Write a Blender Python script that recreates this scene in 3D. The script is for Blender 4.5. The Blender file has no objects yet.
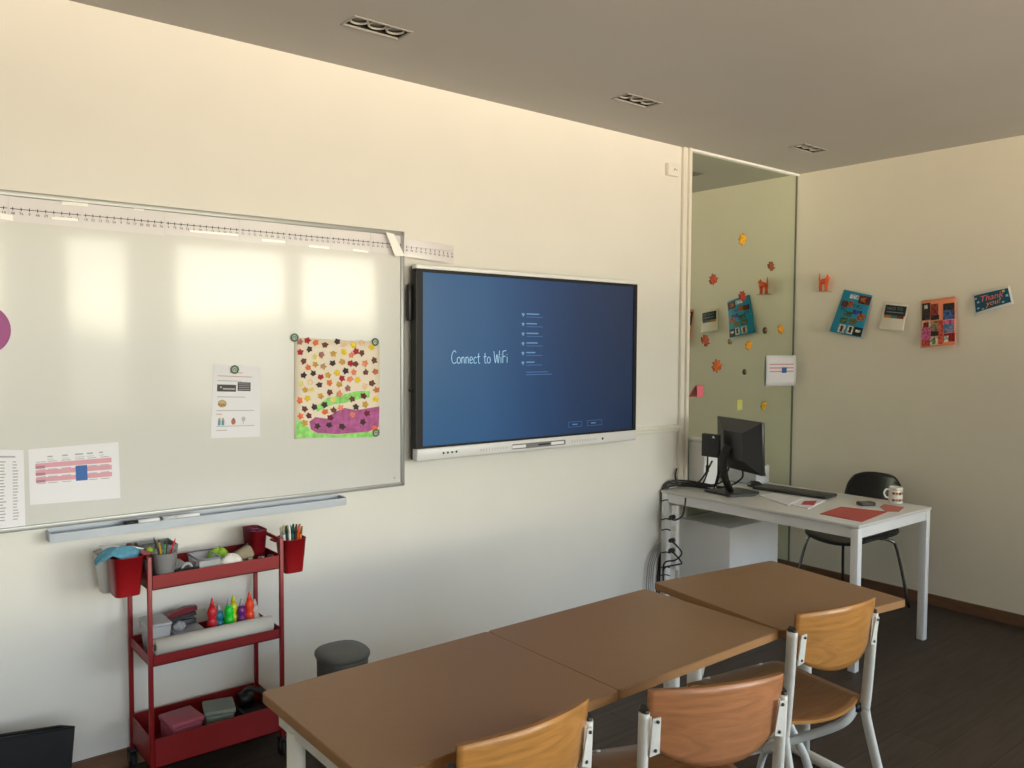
import bpy, bmesh, math, random
from mathutils import Vector, Matrix
random.seed(7)
SC = bpy.context.scene
# ---------------------------------------------------------------- camera
FPX, PITCH, YAW, ROLL, EYE = 825.9, -.0471, .8897, .0055, 1.62
W, X, ZC = 3.338, 5.296, 2.84           # board wall y, right wall x, ceiling z
YB, XL = -2.2, -2.2                      # window wall y, left wall x
cF = Vector((math.cos(YAW)*math.cos(PITCH), math.sin(YAW)*math.cos(PITCH), math.sin(PITCH)))
_r = Vector((math.sin(YAW), -math.cos(YAW), 0)); _u = _r.cross(cF)
cR = _r*math.cos(ROLL)+_u*math.sin(ROLL); cU = _u*math.cos(ROLL)-_r*math.sin(ROLL)
EYEP = Vector((0, 0, EYE))
cd = bpy.data.cameras.new('camera'); cam = bpy.data.objects.new('camera', cd); SC.collection.objects.link(cam)
cd.sensor_width = 36; cd.lens = FPX*36/1024; cd.clip_start = .02
cam.matrix_world = Matrix(((cR.x, cU.x, -cF.x, 0), (cR.y, cU.y, -cF.y, 0), (cR.z, cU.z, -cF.z, EYE), (0, 0, 0, 1)))
SC.camera = cam
SC.view_settings.view_transform = 'Standard'; SC.view_settings.look = 'None'
SC.view_settings.gamma = 1; SC.view_settings.use_curve_mapping = False
SC.view_settings.exposure = -0.02
# ---------------------------------------------------------------- world (day outside: pale sky, dim row of trees, sunlit ground)
wd = bpy.data.worlds.new('outdoors'); SC.world = wd; wd.use_nodes = True
nt = wd.node_tree; nt.nodes.clear()
def N(t, **k):
    n = nt.nodes.new(t)
    for a, b in k.items(): setattr(n, a, b)
    return n
L = nt.links.new
tc = N('ShaderNodeTexCoord'); sp = N('ShaderNodeSeparateXYZ'); L(tc.outputs['Generated'], sp.inputs[0])
nz = N('ShaderNodeTexNoise'); nz.inputs['Scale'].default_value = 5; nz.inputs['Detail'].default_value = 3
L(tc.outputs['Generated'], nz.inputs['Vector'])
ma = N('ShaderNodeMath', operation='MULTIPLY_ADD'); L(nz.outputs[0], ma.inputs[0]); ma.inputs[1].default_value = .12; L(sp.outputs[2], ma.inputs[2])
mr = N('ShaderNodeMapRange'); L(ma.outputs[0], mr.inputs[0]); mr.inputs[1].default_value = -1; mr.inputs[2].default_value = 1
cr = N('ShaderNodeValToRGB'); L(mr.outputs[0], cr.inputs[0])
el = lambda d: (math.sin(math.radians(d))+.06+1)/2          # elevation in degrees -> ramp position (noise mean .5*.12 added)
SKY = [(el(-90), (1.0, .80, .52), 4), (el(-32), (1.0, .80, .54), 6), (el(-22), (1.0, .80, .58), 23), (el(-9), (1.0, .82, .62), 26), (el(-5), (.95, .9, .78), 6), (el(.2), (.9, .92, .85), 5.5),
       (el(2.2), (1.0, .93, .72), 40), (el(9), (.95, .96, .94), 21), (el(17), (.66, .82, 1.0), 23), (el(90), (.5, .72, 1.0), 10)]
els = cr.color_ramp.elements
while len(els) < len(SKY): els.new(.5)
for e, (p, c, s) in zip(els, SKY): e.position = p; e.color = (c[0]*s/40, c[1]*s/40, c[2]*s/40, 1)
# the low sun stands to the right (+x): that side of the sky is brighter
dp = N('ShaderNodeVectorMath', operation='DOT_PRODUCT'); L(tc.outputs['Generated'], dp.inputs[0]); dp.inputs[1].default_value = (.72, -.69, 0)
az = N('ShaderNodeMapRange'); az.interpolation_type = 'SMOOTHSTEP'; L(dp.outputs['Value'], az.inputs[0]); az.inputs[1].default_value = .1; az.inputs[2].default_value = 1; az.inputs[4].default_value = 1.2
gs = N('ShaderNodeMapRange'); L(sp.outputs[2], gs.inputs[0]); gs.inputs[1].default_value = -.12; gs.inputs[2].default_value = .05; gs.inputs[3].default_value = 2.4; gs.inputs[4].default_value = .12; L(gs.outputs[0], az.inputs[3])  # ground away from the sun is boosted to light the right wall
mu = N('ShaderNodeMath', operation='MULTIPLY'); L(az.outputs[0], mu.inputs[0]); mu.inputs[1].default_value = 40*.62
bg = N('ShaderNodeBackground'); L(cr.outputs[0], bg.inputs[0]); L(mu.outputs[0], bg.inputs[1])
L(bg.outputs[0], N('ShaderNodeOutputWorld').inputs[0])
WINS = [(-1.75, -.45), (-.2, 1.2), (1.66, 2.30), (2.68, 3.98), (4.08, 5.18)]
WZ0, WZ1 = .88, 2.70
for a, b in WINS:                         # portals that guide daylight through the real window openings
    ld = bpy.data.lights.new('window_portal', 'AREA'); ld.shape = 'RECTANGLE'; ld.size = b-a; ld.size_y = WZ1-WZ0
    ld.cycles.is_portal = True
    lo = bpy.data.objects.new('window_portal', ld); SC.collection.objects.link(lo)
    lo.location = ((a+b)/2, YB-.06, (WZ0+WZ1)/2); lo.rotation_euler = (math.pi/2, 0, 0)
SC.cycles.max_bounces = 10; SC.cycles.diffuse_bounces = 7; SC.cycles.glossy_bounces = 5
SC.cycles.caustics_reflective = True
# ---------------------------------------------------------------- back-projection onto real planes
def ray(px, py): return cF + cR*((px-512)/FPX) + cU*((384-py)/FPX)
def PY(px, py, y): d = ray(px, py); return EYEP + d*(y/d.y)
def PX(px, py, x): d = ray(px, py); return EYEP + d*(x/d.x)
def PZ(px, py, z): d = ray(px, py); return EYEP + d*((z-EYE)/d.z)
# ---------------------------------------------------------------- materials
MATS = {}
def mat(name, col, rough=.5, metal=0., spec=.5, **k):
    if name in MATS: return MATS[name]
    m = bpy.data.materials.new(name); m.use_nodes = True; MATS[name] = m
    b = m.node_tree.nodes['Principled BSDF']; I = b.inputs
    I['Base Color'].default_value = (*col, 1); I['Roughness'].default_value = rough; I['Metallic'].default_value = metal
    I['Specular IOR Level'].default_value = spec
    if 'emit' in k: I['Emission Color'].default_value = (*k['emit'], 1); I['Emission Strength'].default_value = k.get('es', 1)
    if 'trans' in k: I['Transmission Weight'].default_value = k['trans']
    if 'alpha' in k: I['Alpha'].default_value = k['alpha']
    if 'coat' in k: I['Coat Weight'].default_value = k['coat']; I['Coat Roughness'].default_value = k.get('cr', .1)
    n, l = m.node_tree.nodes, m.node_tree.links
    if 'var' in k or 'bump' in k:
        t = n.new('ShaderNodeTexCoord'); mp = n.new('ShaderNodeMapping'); l.new(t.outputs['Object'], mp.inputs[0])
        mp.inputs['Scale'].default_value = k.get('scale', (1, 1, 1))
        z = n.new('ShaderNodeTexNoise'); z.inputs['Scale'].default_value = k.get('ns', 20); z.inputs['Detail'].default_value = 4
        l.new(mp.outputs[0], z.inputs[0])
        if 'dist' in k: z.inputs['Distortion'].default_value = k['dist']
        if 'var' in k:
            r = n.new('ShaderNodeValToRGB'); v = k['var']
            r.color_ramp.elements[0].color = (*[max(0, c*(1-v)) for c in col], 1); r.color_ramp.elements[0].position = .3
            r.color_ramp.elements[1].color = (*[min(1, c*(1+v)) for c in col], 1); r.color_ramp.elements[1].position = .7
            l.new(z.outputs[0], r.inputs[0]); l.new(r.outputs[0], I['Base Color'])
        if 'bump' in k:
            bp = n.new('ShaderNodeBump'); bp.inputs['Strength'].default_value = k['bump']; bp.inputs['Distance'].default_value = k.get('bd', .002)
            l.new(z.outputs[0], bp.inputs['Height']); l.new(bp.outputs[0], I['Normal'])
    return m
def hexc(r, g, b):
    f = lambda c: (c/255/12.92) if c/255 <= .04045 else ((c/255+.055)/1.055)**2.4
    return (f(r), f(g), f(b))
M_wall = mat('wall_paint', (.78, .765, .72), .75, spec=.25, var=.015, ns=3, bump=.25, bd=.0015)
M_wall2 = mat('wall_paint_low_bounce', (.48, .45, .40), .8, spec=.2)  # for the unseen left and window walls, darkened to cut bounced light
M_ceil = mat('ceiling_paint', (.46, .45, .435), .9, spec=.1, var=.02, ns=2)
M_trim = mat('painted_trim', (.80, .77, .69), .5)
M_base = mat('brown_skirting', (.17, .085, .045), .5, var=.15, ns=8, scale=(1, 1, 6))
M_white = mat('white_lacquer', (.86, .87, .88), .35)
M_offw = mat('cream_powder_coat', (.74, .73, .68), .38, var=.04, ns=30)
M_black = mat('black_plastic', (.012, .012, .013), .42)
M_dark = mat('dark_grey_plastic', (.035, .037, .04), .45)
M_rub = mat('black_rubber', (.01, .01, .01), .7)
M_alu = mat('brushed_aluminium', (.55, .57, .6), .38, metal=.7)
M_alud = mat('grey_aluminium_frame', (.42, .43, .43), .42, metal=.5)
M_chrome = mat('dark_chrome', (.30, .29, .28), .25, metal=1)
M_red = mat('red_powder_coat', hexc(136, 20, 24), .42, var=.05, ns=15)
M_redp = mat('red_plastic', hexc(146, 18, 26), .4)
M_paper = mat('white_paper', (.84, .84, .90), .6, spec=.2)
M_ink = mat('black_ink', (.03, .03, .035), .7)
M_grey = mat('grey_ink', (.42, .42, .45), .7)
M_board = mat('whiteboard_enamel', (.66, .66, .645), .26, spec=.45, var=.01, ns=1.5, coat=.42, cr=.07)
M_lam = mat('brown_laminate', hexc(140, 104, 72), .40, spec=.45, var=.03, ns=60)
M_edge = mat('table_edge_beech', hexc(158, 116, 74), .5, var=.12, ns=6, scale=(1, 1, 14))
def wood(name, col, v=.22):
    m = mat(name, col, .34, spec=.5, var=v, ns=3.2, scale=(1.2, 5, 9), dist=2.2)
    return m
M_ply = wood('beech_plywood', hexc(180, 126, 66))
M_plyr = wood('red_beech_plywood', hexc(172, 116, 78), .2)
M_plyd = wood('dark_beech_plywood', hexc(134, 88, 48), .2)

def floor_mat():
    m = bpy.data.materials.new('dark_plank_floor'); m.use_nodes = True
    n, l = m.node_tree.nodes, m.node_tree.links; b = n['Principled BSDF']
    t = n.new('ShaderNodeTexCoord'); br = n.new('ShaderNodeTexBrick'); l.new(t.outputs['Object'], br.inputs[0])
    br.inputs['Scale'].default_value = 1; br.inputs['Brick Width'].default_value = 1.3; br.inputs['Row Height'].default_value = .18
    br.inputs['Mortar Size'].default_value = .0015; br.offset = .37
    br.inputs['Color1'].default_value = (.070, .050, .038, 1); br.inputs['Color2'].default_value = (.050, .037, .029, 1); br.inputs['Mortar'].default_value = (.015, .012, .01, 1)
    mp = n.new('ShaderNodeMapping'); mp.inputs['Scale'].default_value = (1.2, 14, 1); l.new(t.outputs['Object'], mp.inputs[0])
    z = n.new('ShaderNodeTexNoise'); z.inputs['Scale'].default_value = 3; z.inputs['Detail'].default_value = 6; l.new(mp.outputs[0], z.inputs[0])
    mx = n.new('ShaderNodeMix'); mx.data_type = 'RGBA'; mx.blend_type = 'MULTIPLY'; mx.inputs[0].default_value = .7
    r = n.new('ShaderNodeMapRange'); r.inputs[1].default_value = .3; r.inputs[2].default_value = .7; r.inputs[3].default_value = .6; r.inputs[4].default_value = 1.25
    l.new(z.outputs[0], r.inputs[0]); l.new(br.outputs[0], mx.inputs[6]); l.new(r.outputs[0], mx.inputs[7]); l.new(mx.outputs[2], b.inputs['Base Color'])
    b.inputs['Roughness'].default_value = .5; b.inputs['Specular IOR Level'].default_value = .3
    return m
M_floor = floor_mat()
def glass_mat(name, tint, refl=.06, rough=.02):
    m = bpy.data.materials.new(name); m.use_nodes = True; n, l = m.node_tree.nodes, m.node_tree.links; n.clear()
    tr = n.new('ShaderNodeBsdfTransparent'); tr.inputs[0].default_value = (*tint, 1)
    gl = n.new('ShaderNodeBsdfGlossy'); gl.inputs['Roughness'].default_value = rough
    fr = n.new('ShaderNodeFresnel'); fr.inputs[0].default_value = 1.45
    mx = n.new('ShaderNodeMixShader'); l.new(fr.outputs[0], mx.inputs[0]); l.new(tr.outputs[0], mx.inputs[1]); l.new(gl.outputs[0], mx.inputs[2])
    o = n.new('ShaderNodeOutputMaterial'); l.new(mx.outputs[0], o.inputs[0]); return m
M_glass = glass_mat('window_glass', (.97, .98, .97))
M_clear = mat('clear_plastic', (.72, .75, .78), .15, alpha=.38, spec=.7)
def mirror_mat():
    m = bpy.data.materials.new('mirror_silvering'); m.use_nodes = True; b = m.node_tree.nodes['Principled BSDF'].inputs
    b['Base Color'].default_value = (.80, .86, .76, 1); b['Metallic'].default_value = 1; b['Roughness'].default_value = 0.0; return m
M_mirror = mirror_mat()
# ---------------------------------------------------------------- builder
ORG = {}
def setp(o, label=None, cat=None, group=None, kind=None):
    if label: o['label'] = label
    if cat: o['category'] = cat
    if group: o['group'] = group
    if kind: o['kind'] = kind
    return o
def thing(name, label, cat, loc=(0, 0, 0), group=None):
    o = bpy.data.objects.new(name, None); SC.collection.objects.link(o); o.empty_display_size = .05
    o.location = loc; ORG[o.name] = Vector(loc); return setp(o, label, cat, group)
class B:
    def __init__(s): s.v = []; s.f = []; s.mi = []; s.sm = []
    def add(s, vs, fs, mi=0, sm=False, M=None):
        k = len(s.v); s.v += [(M @ Vector(p) if M else Vector(p)) for p in vs]
        for f in fs: s.f.append([i+k for i in f]); s.mi.append(mi); s.sm.append(sm)
        return s
    def box(s, lo, hi, bev=0, mi=0, M=None, seg=2):
        lo, hi = Vector(lo), Vector(hi)
        if bev <= 0:
            x0, y0, z0 = lo; x1, y1, z1 = hi
            return s.add([(x0,y0,z0),(x1,y0,z0),(x1,y1,z0),(x0,y1,z0),(x0,y0,z1),(x1,y0,z1),(x1,y1,z1),(x0,y1,z1)],
                         [(0,3,2,1),(4,5,6,7),(0,1,5,4),(1,2,6,5),(2,3,7,6),(3,0,4,7)], mi, False, M)
        bm = bmesh.new(); bmesh.ops.create_cube(bm, size=1)
        c, d = (lo+hi)/2, hi-lo
        for v in bm.verts: v.co = Vector((v.co.x*d.x, v.co.y*d.y, v.co.z*d.z))+c
        bmesh.ops.bevel(bm, geom=list(bm.edges), offset=min(bev, min(d)*.49), segments=seg, profile=.5, affect='EDGES')
        bm.verts.index_update()
        s.add([v.co.copy() for v in bm.verts], [[v.index for v in f.verts] for f in bm.faces], mi, True, M); bm.free(); return s
    def prism(s, pts, vec, mi=0, mside=None, M=None):
        n = len(pts); pts = [Vector(p) for p in pts]; vec = Vector(vec)
        nn = Vector((0, 0, 0))
        for i in range(n): nn += pts[i].cross(pts[(i+1) % n])
        if nn.dot(vec) > 0: pts = pts[::-1]
        vs = pts+[p+vec for p in pts]
        s.add(vs, [list(range(n)), list(range(2*n-1, n-1, -1))], mi, False, M)
        k = len(s.v)-2*n
        for i in range(n):
            j = (i+1) % n; s.f.append([k+i, k+n+i, k+n+j, k+j]); s.mi.append(mi if mside is None else mside); s.sm.append(False)
        return s
    def tube(s, pts, r, n=10, mi=0, closed=False, flat=1.0, up=None, caps=True, M=None):
        pts = [Vector(p) for p in pts]; m = len(pts); rs = r if isinstance(r, (list, tuple)) else [r]*m
        vs = []; prev = None
        for i, p in enumerate(pts):
            a = pts[(i-1) % m] if (i > 0 or closed) else p; b = pts[(i+1) % m] if (i < m-1 or closed) else p
            t = (b-a).normalized()
            if prev is None:
                q = Vector(up) if up else (Vector((0, 0, 1)) if abs(t.z) < .9 else Vector((1, 0, 0)))
                q = (q-t*q.dot(t)).normalized()
            else:
                q = prev-t*prev.dot(t); q = q.normalized() if q.length > 1e-6 else prev
            prev = q; w = t.cross(q)
            for j in range(n):
                an = 2*math.pi*j/n; vs.append(p+q*(rs[i]*math.cos(an))+w*(rs[i]*flat*math.sin(an)))
        fs = []
        for i in range(m if closed else m-1):
            i2 = (i+1) % m
            for j in range(n): fs.append([i*n+j, i*n+(j+1) % n, i2*n+(j+1) % n, i2*n+j])
        s.add(vs, fs, mi, True, M)
        if caps and not closed:
            k = len(s.v)-m*n
            s.f.append([k+j for j in range(n)][::-1]); s.mi.append(mi); s.sm.append(False)
            s.f.append([k+(m-1)*n+j for j in range(n)]); s.mi.append(mi); s.sm.append(False)
        return s
    def lathe(s, prof, c=(0, 0, 0), n=28, mi=0, M=None, sx=1, sy=1, power=2):
        c = Vector(c); vs = []; m = len(prof)
        for r, z in prof:
            for j in range(n):
                an = 2*math.pi*j/n; ca, sa = math.cos(an), math.sin(an)
                k = (abs(ca)**power+abs(sa)**power)**(-1/power)
                vs.append(c+Vector((r*k*ca*sx, r*k*sa*sy, z)))
        fs = [[i*n+j, i*n+(j+1) % n, (i+1)*n+(j+1) % n, (i+1)*n+j] for i in range(m-1) for j in range(n)]
        s.add(vs, fs, mi, True, M); k = len(s.v)-m*n
        for i0, rev in ((0, True), (m-1, False)):
            if prof[i0][0] > 1e-5:
                l = [k+i0*n+j for j in range(n)]; s.f.append(l[::-1] if rev else l); s.mi.append(mi); s.sm.append(False)
        return s
    def sheet(s, fn, nu, nv, th, mi=0, mi2=None, M=None, sm=True):
        # fn(u,v)->point, thickness th along the normal
        P = [[Vector(fn(i/nu, j/nv)) for j in range(nv+1)] for i in range(nu+1)]; T = []; Bk = []
        for i in range(nu+1):
            for j in range(nv+1):
                a = P[min(i+1, nu)][j]-P[max(i-1, 0)][j]; b = P[i][min(j+1, nv)]-P[i][max(j-1, 0)][j*0:] if False else P[i][min(j+1, nv)]-P[i][max(j-1, 0)]
                nn = a.cross(b); nn = nn.normalized() if nn.length > 1e-9 else Vector((0, 0, 1))
                T.append(P[i][j]+nn*th/2); Bk.append(P[i][j]-nn*th/2)
        q = nv+1; fs = []; n0 = len(T)
        for i in range(nu):
            for j in range(nv):
                a, b, c, d = i*q+j, (i+1)*q+j, (i+1)*q+j+1, i*q+j+1
                fs.append([a, b, c, d]); fs.append([n0+a, n0+d, n0+c, n0+b])
        s.add(T+Bk, fs, mi, sm, M); k = len(s.v)-2*n0
        ring = [i*q for i in range(nu+1)]+[nu*q+j for j in range(1, q)]+[i*q+nv for i in range(nu-1, -1, -1)]+[j for j in range(nv-1, 0, -1)]
        for i in range(len(ring)):
            a, b = ring[i], ring[(i+1) % len(ring)]
            s.f.append([k+a, k+n0+a, k+n0+b, k+b]); s.mi.append(mi if mi2 is None else mi2); s.sm.append(False)
        return s
    def text(s, body, size, O, U, V, mi=0, th=.0003, align='CENTER', shear=0):
        cu = bpy.data.curves.new('t', 'FONT'); cu.body = body; cu.size = size; cu.align_x = align; cu.align_y = 'CENTER'; cu.shear = shear; cu.resolution_u = 3
        ob = bpy.data.objects.new('t', cu); SC.collection.objects.link(ob)
        me = bpy.data.meshes.new_from_object(ob.evaluated_get(bpy.context.evaluated_depsgraph_get()))
        O, U, V = Vector(O), Vector(U).normalized(), Vector(V).normalized()
        s.add([O+U*v.co.x+V*v.co.y for v in me.vertices], [list(p.vertices) for p in me.polygons], mi)
        bpy.data.objects.remove(ob); bpy.data.curves.remove(cu); bpy.data.meshes.remove(me); return s
    def build(s, name, mats, parent=None, label=None, cat=None, group=None, kind=None):
        me = bpy.data.meshes.new(name)
        if parent is not None: org = ORG[parent.name]
        elif kind == 'structure': org = Vector((0, 0, 0))
        else:
            lo = Vector((min(p.x for p in s.v), min(p.y for p in s.v), min(p.z for p in s.v))); hi = Vector((max(p.x for p in s.v), max(p.y for p in s.v), 0))
            org = Vector(((lo.x+hi.x)/2, (lo.y+hi.y)/2, lo.z))
        me.from_pydata([p-org for p in s.v], [], s.f)
        for m in (mats if isinstance(mats, (list, tuple)) else [mats]): me.materials.append(m)
        for p, mi, sm in zip(me.polygons, s.mi, s.sm): p.material_index = mi; p.use_smooth = sm
        me.validate()
        o = bpy.data.objects.new(name, me); SC.collection.objects.link(o)
        if parent is not None: o.parent = parent
        else: o.location = org
        ORG[o.name] = org
        return setp(o, label, cat, group, kind)
def copy_tree(o, parent=None):
    c = o.copy(); SC.collection.objects.link(c)
    if parent: c.parent = parent
    for ch in list(o.children): copy_tree(ch, c)
    return c
def arc(c, r, a0, a1, n=8): return [(c[0]+r*math.cos(a0+(a1-a0)*i/n), c[1]+r*math.sin(a0+(a1-a0)*i/n)) for i in range(n+1)]
def spline(pts, n=6):
    pts = [Vector(p) for p in pts]; out = []
    for i in range(len(pts)-1):
        p0, p1, p2, p3 = pts[max(i-1, 0)], pts[i], pts[i+1], pts[min(i+2, len(pts)-1)]
        for k in range(n):
            t = k/n; out.append(.5*((2*p1)+(p2-p0)*t+(2*p0-5*p1+4*p2-p3)*t*t+(3*p1-p0-3*p2+p3)*t**3))
    return out+[pts[-1]]
def rrect(w, h, r, n=5):
    o = []
    for cx, cy, a in ((w/2-r, h/2-r, 0), (-w/2+r, h/2-r, 90), (-w/2+r, -h/2+r, 180), (w/2-r, -h/2+r, 270)):
        o += arc((cx, cy), r, math.radians(a), math.radians(a+90), n)
    return o

# ================================================================= ROOM
B().box((XL-.2, YB-.3, -.1), (X+.2, W+.2, 0)).build('floor', M_floor, kind='structure')
# ceiling with three cut-outs for the recessed lamps
LAMPS = []
for (a, b, c) in (((348, 14), (418, 31), (384, 24)), ((617, 96), (665, 103), (641, 99.5)), ((794, 146), (827, 149), (810, 148))):
    p = PZ(*c, ZC); LAMPS.append((p.x, 2.855 if c[0] < 900 else p.y))
LW, LH = .245, .10
def ceiling():
    b = B(); ys = 2.855; xs = [XL-.2]
    for (x, y) in LAMPS: xs += [x-LW/2, x+LW/2]
    xs.append(X+.2)
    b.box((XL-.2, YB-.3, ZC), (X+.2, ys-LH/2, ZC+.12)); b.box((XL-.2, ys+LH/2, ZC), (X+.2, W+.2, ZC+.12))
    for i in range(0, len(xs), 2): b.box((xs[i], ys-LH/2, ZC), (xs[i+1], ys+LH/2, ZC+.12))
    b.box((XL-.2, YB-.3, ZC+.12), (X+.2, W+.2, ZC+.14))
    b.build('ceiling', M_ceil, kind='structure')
ceiling()
B().box((XL-.2, W, 0), (X+.2, W+.2, ZC)).build('wall_front', M_wall, kind='structure')
B().box((X, YB-.3, 0), (X+.2, W, ZC)).build('wall_right', mat('wall_paint_warm_light', (.85, .80, .68), .75, spec=.25, var=.015, ns=3, bump=.25, bd=.0015), kind='structure')  # same paint as the board wall, with warmer light put into its colour
B().box((XL-.2, YB-.3, 0), (XL, W, ZC)).build('wall_left', M_wall2, kind='structure')
b = B(); b.box((XL, YB-.3, 0), (X, YB, WZ0)); b.box((XL, YB-.3, WZ1), (X, YB, ZC))
e = XL
for a, c in WINS: b.box((e, YB-.3, WZ0), (a, YB, WZ1)); e = c
b.box((e, YB-.3, WZ0), (X, YB, WZ1)); b.build('wall_back', M_wall2, kind='structure')
for i, (a, c) in enumerate(WINS):
    f = B(); y0, y1 = YB-.16, YB-.10
    f.box((a, y0, WZ0), (c, y1, WZ0+.05)); f.box((a, y0, WZ1-.05), (c, y1, WZ1)); f.box((a, y0, WZ0+.05), (a+.05, y1, WZ1-.05)); f.box((c-.05, y0, WZ0+.05), (c, y1, WZ1-.05))
    w = f.build('window_%d' % (i+1), M_trim, kind='structure')
    B().box((a+.05, YB-.135, WZ0+.05), (c-.05, YB-.13, WZ1-.05)).build('pane', M_glass, w)
B().box((XL, W-.014, 0), (4.10, W, .068)).build('baseboard_front', M_base, kind='structure')
B().box((X-.014, YB, 0), (X, W, .068)).build('baseboard_right', M_base, kind='structure')
B().box((XL, YB, 0), (XL+.014, W-.014, .068)).build('baseboard_left', M_base, kind='structure')
b = B(); b.box((3.50, W-.022, 1.108), (4.035, W, 1.132), .004); b.box((3.50, W-.012, 1.09), (4.035, W, 1.108), .003); b.build('trim_1', M_trim, kind='structure')
b = B(); b.box((4.035, W-.022, 0), (4.066, W, ZC), .004); b.box((4.066, W-.012, 0), (4.082, W, ZC)); b.box((4.082, W-.03, 0), (4.108, W, ZC), .005); b.build('trim_2', M_trim, kind='structure')
B().box((4.108, W-.022, ZC-.014), (X, W, ZC)).build('trim_3', M_white, kind='structure')

# recessed lamps
lamp_l = ['three-spot recessed ceiling lamp nearest the camera, above the whiteboard', 'three-spot recessed ceiling lamp in the middle of the row, above the display', 'three-spot recessed ceiling lamp closest to the mirror corner']
M_spot = mat('unlit_spot_glass', (.03, .03, .03), .3)
for k, (x, y) in enumerate(LAMPS):
    t = thing('recessed_ceiling_lamp', lamp_l[k], 'ceiling lamp', (x, y, ZC), 'recessed ceiling lamps')
    f = B()
    for (a, c) in (((x-LW/2-.006, y-LH/2-.006), (x+LW/2+.006, y-LH/2+.002)), ((x-LW/2-.006, y+LH/2-.002), (x+LW/2+.006, y+LH/2+.006)), ((x-LW/2-.006, y-LH/2), (x-LW/2+.002, y+LH/2)), ((x+LW/2-.002, y-LH/2), (x+LW/2+.006, y+LH/2))):
        f.box((a[0], a[1], ZC-.004), (c[0], c[1], ZC+.003))
    f.build('frame', mat('lamp_trim_grey', (.34, .33, .31), .5), t)
    h = B(); a0, a1, b0, b1 = x-LW/2+.001, x+LW/2-.001, y-LH/2+.001, y+LH/2-.001
    h.box((a0, b0, ZC+.055), (a1, b1, ZC+.10)); h.box((a0, b0, ZC+.004), (a0+.003, b1, ZC+.055)); h.box((a1-.003, b0, ZC+.004), (a1, b1, ZC+.055)); h.box((a0+.003, b0, ZC+.004), (a1-.003, b0+.003, ZC+.055)); h.box((a0+.003, b1-.003, ZC+.004), (a1-.003, b1, ZC+.055))
    h.build('housing', M_black, t)
    for q in (-1, 0, 1):
        cx = x+q*.079
        r = B(); r.tube([(cx+.034*math.cos(a), y+.034*math.sin(a), ZC+.009) for a in [i*math.pi/14 for i in range(28)]], .0045, 8, closed=True)
        ro = r.build('spot_ring', mat('spot_ring_grey', (.5, .48, .44), .4), t)
        B().lathe([(.031, .014), (.030, .03), (.024, .045), (.001, .05)], (cx, y, ZC), 20).build('lamp_glass', M_spot, ro)

# wall sensor box
t = thing('wall_sensor', 'small white sensor box high on the wall left of the mirror', 'sensor', (3.935, W, 2.65))
B().box((3.885, W-.032, 2.648), (3.985, W, 2.722), .006).build('housing', mat('sensor_white', (.82, .80, .74), .5), t)
s = B()
for px, py, r in ((3.938, 2.688, .0045), (3.955, 2.684, .0035), (3.932, 2.681, .003)):
    s.prism([(px+r*math.cos(a), W-.0325, py+r*math.sin(a)) for a in [i*math.pi/5 for i in range(10)]], (0, -.001, 0))
s.build('vent_hole', M_ink, t)

# ================================================================= WHITEBOARD
WB0, WB1, WBZ0, WBZ1 = -1.1, 2.032, .962, 2.136
YS = W-.022
t = thing('whiteboard', 'large wall-mounted whiteboard with aluminium frame and pen tray', 'whiteboard', ((WB0+WB1)/2, W, WBZ0))
B().box((WB0+.01, YS, WBZ0+.01), (WB1-.01, W-.002, WBZ1-.01)).build('writing_surface', M_board, t)
f = B()
f.box((WB0, W-.028, WBZ0-.004), (WB1, W-.001, WBZ0+.014), .003); f.box((WB0, W-.028, WBZ1-.014), (WB1, W-.001, WBZ1+.006), .003)
f.box((WB1-.014, W-.028, WBZ0-.004), (WB1+.006, W-.001, WBZ1+.006), .003); f.box((WB0-.006, W-.028, WBZ0-.004), (WB0+.014, W-.001, WBZ1+.006), .003)
f.build('frame', M_alud, t)
f = B(); f.box((.555, W-.070, .917), (1.705, W-.001, .923)); f.box((.555, W-.074, .912), (1.705, W-.069, .944)); f.box((.555, W-.006, .917), (1.705, W-.001, .958))
f.box((.551, W-.074, .914), (.556, W-.003, .946)); f.box((1.704, W-.074, .914), (1.709, W-.003, .946))
f.build('pen_tray', mat('tray_aluminium', (.42, .46, .52), .4, metal=.4), t)
for q in (0, 1):
    c = (2.005, .985) if q else (.9, .93)
for px, py in ((394.5, 478),):
    p = PY(px, py, YS); B().lathe([(.006, 0), (.005, .002), (.001, .003)], (0, 0, 0), 12, M=Matrix.Translation((p.x, YS, p.z)) @ Matrix.Rotation(math.pi/2, 4, 'X')).build('screw', M_alu, t)
def marker(px0, px1, label, cap, body, z=.937):
    p0, p1 = PY(px0, 523, W-.06), PY(px1, 521, W-.06); t = thing('whiteboard_marker', label, 'marker', ((p0.x+p1.x)/2, W-.055, z), 'markers lying in the pen tray')
    y, zz = W-.055, z+.0092
    B().tube([(p0.x, y, zz), (p0.x+.048, y, zz)], .009, 12).build('cap', cap, t)
    B().tube([(p0.x+.046, y, zz), (p1.x-.006, y, zz), (p1.x, y, zz)], [.008, .008, .006], 12).build('barrel', body, t)
marker(124.5, 160, 'black-capped whiteboard marker lying at the left in the pen tray', M_black, M_white)
marker(163, 200, 'white whiteboard marker with grey cap lying right of the black-capped one', mat('grey_cap', (.6, .61, .64), .4), M_white)

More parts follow.
